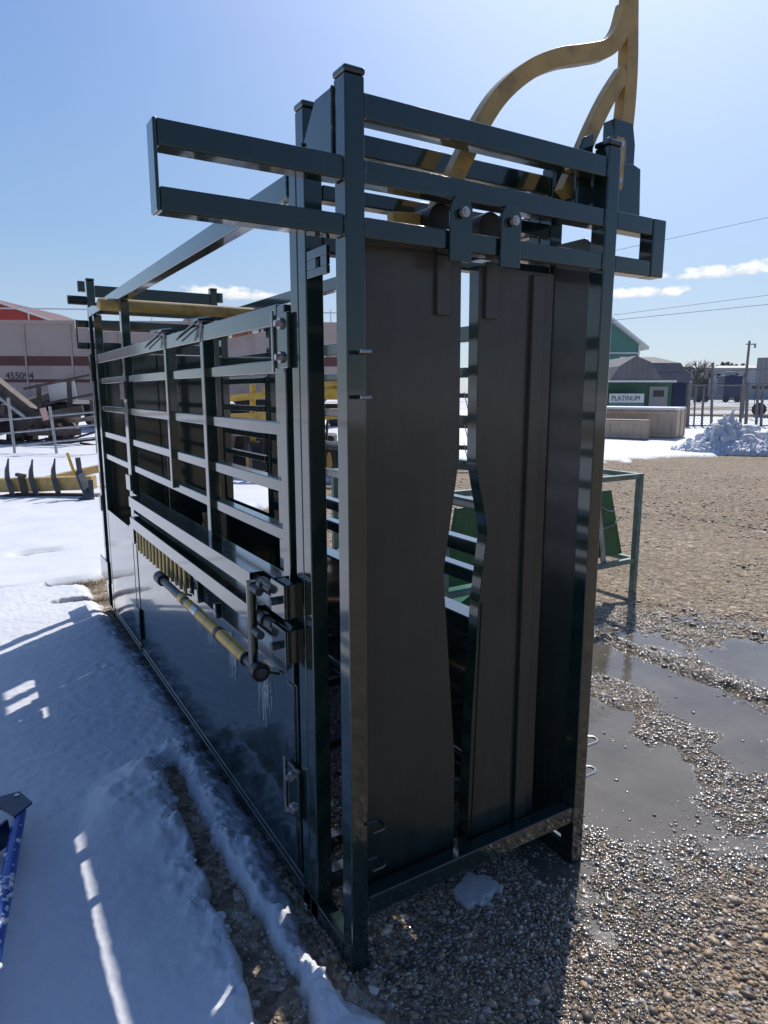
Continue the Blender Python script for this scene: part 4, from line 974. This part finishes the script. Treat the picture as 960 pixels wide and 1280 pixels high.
def pole(px0, py0, px1, py1, D, label):
    o = at(px1, D); t = thing('utility_pole', label, 'utility pole', o)
    a = Vector((0, 0, 0)); b = at(px0, D, zat(py0, D))-o
    obj('pole', make(tube, [a, b], .1, 10, rs=[.10, .065]), M['polewood'], t, smooth=50)
    obj('crossarm', make(bar, b+Vector((0, 0, -.2))-RT*.2, b+Vector((0, 0, -.2))+RT*.4, .06, .06), M['polewood'], t)
    bm = bmesh.new(); tube(bm, [b+RT*.36+Vector((0, 0, -.42)), b+RT*.36+Vector((0, 0, -.16))], .06, 8); obj('insulator', bm, M['greypanel'], t, smooth=50)
pole(937, 426, 927, 508, 42, 'leaning wooden utility pole rising above the chain link fence')
def wire(px0, py0, px1, py1, D, label):
    pts = []; 
    for k in range(-6, 17):
        t = k/10; d = D+0*t; px = px0+(px1-px0)*t; pts.append(at(px, d, zat(py0+(py1-py0)*t, d)-.25*(1-(2*t-1)**2)*0))
    bm = make(tube, pts, .018, 5); o = obj('power_line', bm, M['wire']); tag(o, label, 'power line')
wire(765, 400.5, 960, 380.5, 60, 'lowest and darkest power line crossing the sky right of the chute')
wire(765, 394, 960, 369, 75, 'thin middle power line above the darkest one')
wire(830, 300, 960, 272, 75, 'topmost thin power line high above the clouds on the right')
def bare_tree(px, D, top, label):
    o = at(px, D); H = zat(top, D); t = thing('bare_tree', label, 'tree', o)
    bt = bmesh.new(); bb = bmesh.new(); R_ = random.Random(3)
    tube(bt, [Vector((0, 0, 0)), Vector((.1, 0, H*.3)), Vector((.0, 0, H*.6))], .2, 8, rs=[.2, .15, .08])
    def br(p, d, l, r, lv):
        q = p+d*l; tube(bb, [p, p.lerp(q, .5)+Vector((R_.gauss(0, .05*l), R_.gauss(0, .05*l), 0)), q], r, 4, rs=[r, r*.8, r*.5], cap=False)
        if lv == 0: return
        for k in range(R_.choice((3, 4))):
            dd = (d+Vector((R_.gauss(0, .5), R_.gauss(0, .5), R_.gauss(.15, .3)))).normalized(); br(p.lerp(q, R_.uniform(.4, 1)), dd, l*R_.uniform(.5, .8), r*.6, lv-1)
    for k in range(14):
        z = H*(.2+.4*k/14); a = k*2.4; br(Vector((.05, 0, z)), Vector((math.cos(a)*.6, math.sin(a)*.6, .75)).normalized(), H*.26*(1.1-.5*k/14), .07, 3)
    obj('trunk', bt, M['bark'], t, smooth=50); obj('crown', bb, M['bark'], t)
bare_tree(868, 105, 437, 'bare leafless tree on the skyline beside the grey shed')
def conifer(px, D, top, i):
    o = at(px, D); H = zat(top, D); t = thing('spruce_tree', 'distant dark spruce on the skyline above the white warehouse', 'tree', o, 'distant spruces on the skyline')
    obj('trunk', make(tube, [(0, 0, 0), (0, 0, H*.95)], .2, 6, rs=[.3, .05]), M['bark'], t)
    bm = bmesh.new(); R_ = random.Random(i)
    for k in range(420):
        z = H*(.12+.86*R_.random()**.8); r = (1-z/H)*H*.26+.15; a = R_.uniform(0, 6.28); rr = r*R_.uniform(.3, 1); p = Vector((math.cos(a)*rr, math.sin(a)*rr, z-rr*.3)); s = R_.uniform(.3, .7)
        d = Vector((math.cos(a), math.sin(a), -.4))*s; q = Vector((-math.sin(a), math.cos(a), R_.gauss(0, .3)))*s*.5
        bm.faces.new([bm.verts.new(v) for v in (p-q, p+q, p+d)])
    obj('crown', bm, M['conifer'], t)
for i, (px, tp) in enumerate(((899, 451), (902, 452.5), (906, 451), (911, 452), (917, 454), (925, 453), (893, 455))): conifer(px, 210, tp, i)

# ------------------------------------------------------------------ light
SAZ, SEL = math.radians(52), math.radians(44.5)
SUN = Vector((math.cos(SEL)*math.sin(SAZ), math.cos(SEL)*math.cos(SAZ), math.sin(SEL)))
el = math.asin(SUN.z); az = math.atan2(SUN.x, SUN.y)
sl = bpy.data.lights.new('sun', 'SUN'); sl.energy = 4.2; sl.angle = math.radians(.5); sl.color = (1, .94, .86)
so = bpy.data.objects.new('sun', sl); C.objects.link(so); so.rotation_euler = (-SUN).to_track_quat('-Z', 'Y').to_euler()
wd = bpy.data.worlds.new('World'); sc.world = wd; wd.use_nodes = True; t = NT(wd.node_tree); bg = wd.node_tree.nodes['Background']
sky = t.add('ShaderNodeTexSky'); sky.sky_type = 'NISHITA'; sky.sun_disc = False; sky.sun_elevation = el; sky.sun_rotation = az
sky.altitude = 300; sky.air_density = 1.0; sky.dust_density = .6; sky.ozone_density = 2.0
bg.inputs['Strength'].default_value = .11
dirn = t.add('ShaderNodeTexCoord').outputs['Generated']
spz = t.add('ShaderNodeSeparateXYZ'); t.link(dirn, spz.inputs[0])
grad = t.ramp(spz.outputs['Z'], [(0., (.56, .66, .74)), (.06, (.48, .62, .77)), (.2, (.31, .50, .80)), (.42, (.19, .36, .75)), (.62, (.15, .30, .66)), (1., (.08, .2, .62))])
gs_ = t.add('ShaderNodeVectorMath'); gs_.operation = 'SCALE'; t.link(grad, gs_.inputs[0]); gs_.inputs['Scale'].default_value = 1/.11
col = t.mix(.82, sky.outputs[0], gs_.outputs[0])
def dotv(v):
    n = t.add('ShaderNodeVectorMath'); n.operation = 'DOT_PRODUCT'; t.link(dirn, n.inputs[0]); n.inputs[1].default_value = v; return n.outputs['Value']
def pdir(px, py):
    p = Vector((px-480, 640-py, F)).normalized()
    f = FW*math.cos(PITCH)+Vector((0, 0, -math.sin(PITCH))); u = RT.cross(f).normalized(); return (RT*p.x+u*p.y+f*p.z).normalized()
for px, py, sx_, sy_, amt, sd in ((812, 367, 46, 11, 1., 1), (768, 369, 26, 9, .9, 2), (905, 341, 62, 11, 1., 3), (958, 333, 30, 11, .9, 8), (275, 368, 62, 14, .9, 4), (325, 372, 45, 8, .8, 5)):
    c0 = pdir(px, py); r0 = c0.cross(Vector((0, 0, 1))).normalized(); u0 = r0.cross(c0)
    a = t.math('DIVIDE', dotv(r0), sx_/F); b_ = t.math('DIVIDE', dotv(u0), sy_/F)
    b_ = t.math('MULTIPLY', b_, t.math('ADD', 1.15, t.math('MULTIPLY', t.math('LESS_THAN', b_, 0.), .9)))
    d2 = t.math('ADD', t.math('MULTIPLY', a, a), t.math('MULTIPLY', b_, b_))
    mp = t.add('ShaderNodeMapping'); t.link(dirn, mp.inputs[0]); mp.inputs['Scale'].default_value = (1, 1, 1.7); mp.inputs['Location'].default_value = (sd*3.1, 0, 0)
    nz = t.noise(mp.outputs[0], 42, 7, .62)
    m_ = t.math('ADD', t.math('SUBTRACT', 1.0, d2), t.math('MULTIPLY', t.math('SUBTRACT', nz, .5), 3.2))
    m_ = t.math('MULTIPLY', t.math('MULTIPLY', t.ramp(m_, [(.15, 0.), (.9, 1.)]), amt), t.math('GREATER_THAN', dotv(c0), .9))
    shade = t.ramp(t.math('ADD', t.math('MULTIPLY', b_, .35), nz), [(.3, (6.2, 6.6, 7.4)), (.7, (9.5, 9.5, 9.3))])
    col = t.mix(m_, col, shade)
# sky dimmed overhead and behind the camera to deepen shade, paler towards the sun
sp = t.add('ShaderNodeSeparateXYZ'); t.link(dirn, sp.inputs[0])
ds = t.math('MAXIMUM', dotv(SUN), 0.)
gl = t.math('ADD', t.math('MULTIPLY', t.math('POWER', ds, 9.), 7.0), t.math('MULTIPLY', t.math('POWER', ds, 300.), 30.))
gc = t.add('ShaderNodeVectorMath'); gc.operation = 'SCALE'; gc.inputs[0].default_value = (1, .98, .95); t.link(gl, gc.inputs['Scale'])
ad = t.add('ShaderNodeVectorMath'); ad.operation = 'ADD'; t.link(col, ad.inputs[0]); t.link(gc.outputs[0], ad.inputs[1])
zen = t.ramp(sp.outputs['Z'], [(.52, 1.), (.78, .74)])
back = t.ramp(t.math('ADD', t.math('MULTIPLY', dotv(FW), .5), .5), [(.15, .5), (.72, 1.)])
dm = t.add('ShaderNodeVectorMath'); dm.operation = 'SCALE'; t.link(ad.outputs[0], dm.inputs[0]); t.link(t.math('MULTIPLY', zen, back), dm.inputs['Scale'])
t.link(dm.outputs[0], bg.inputs['Color'])
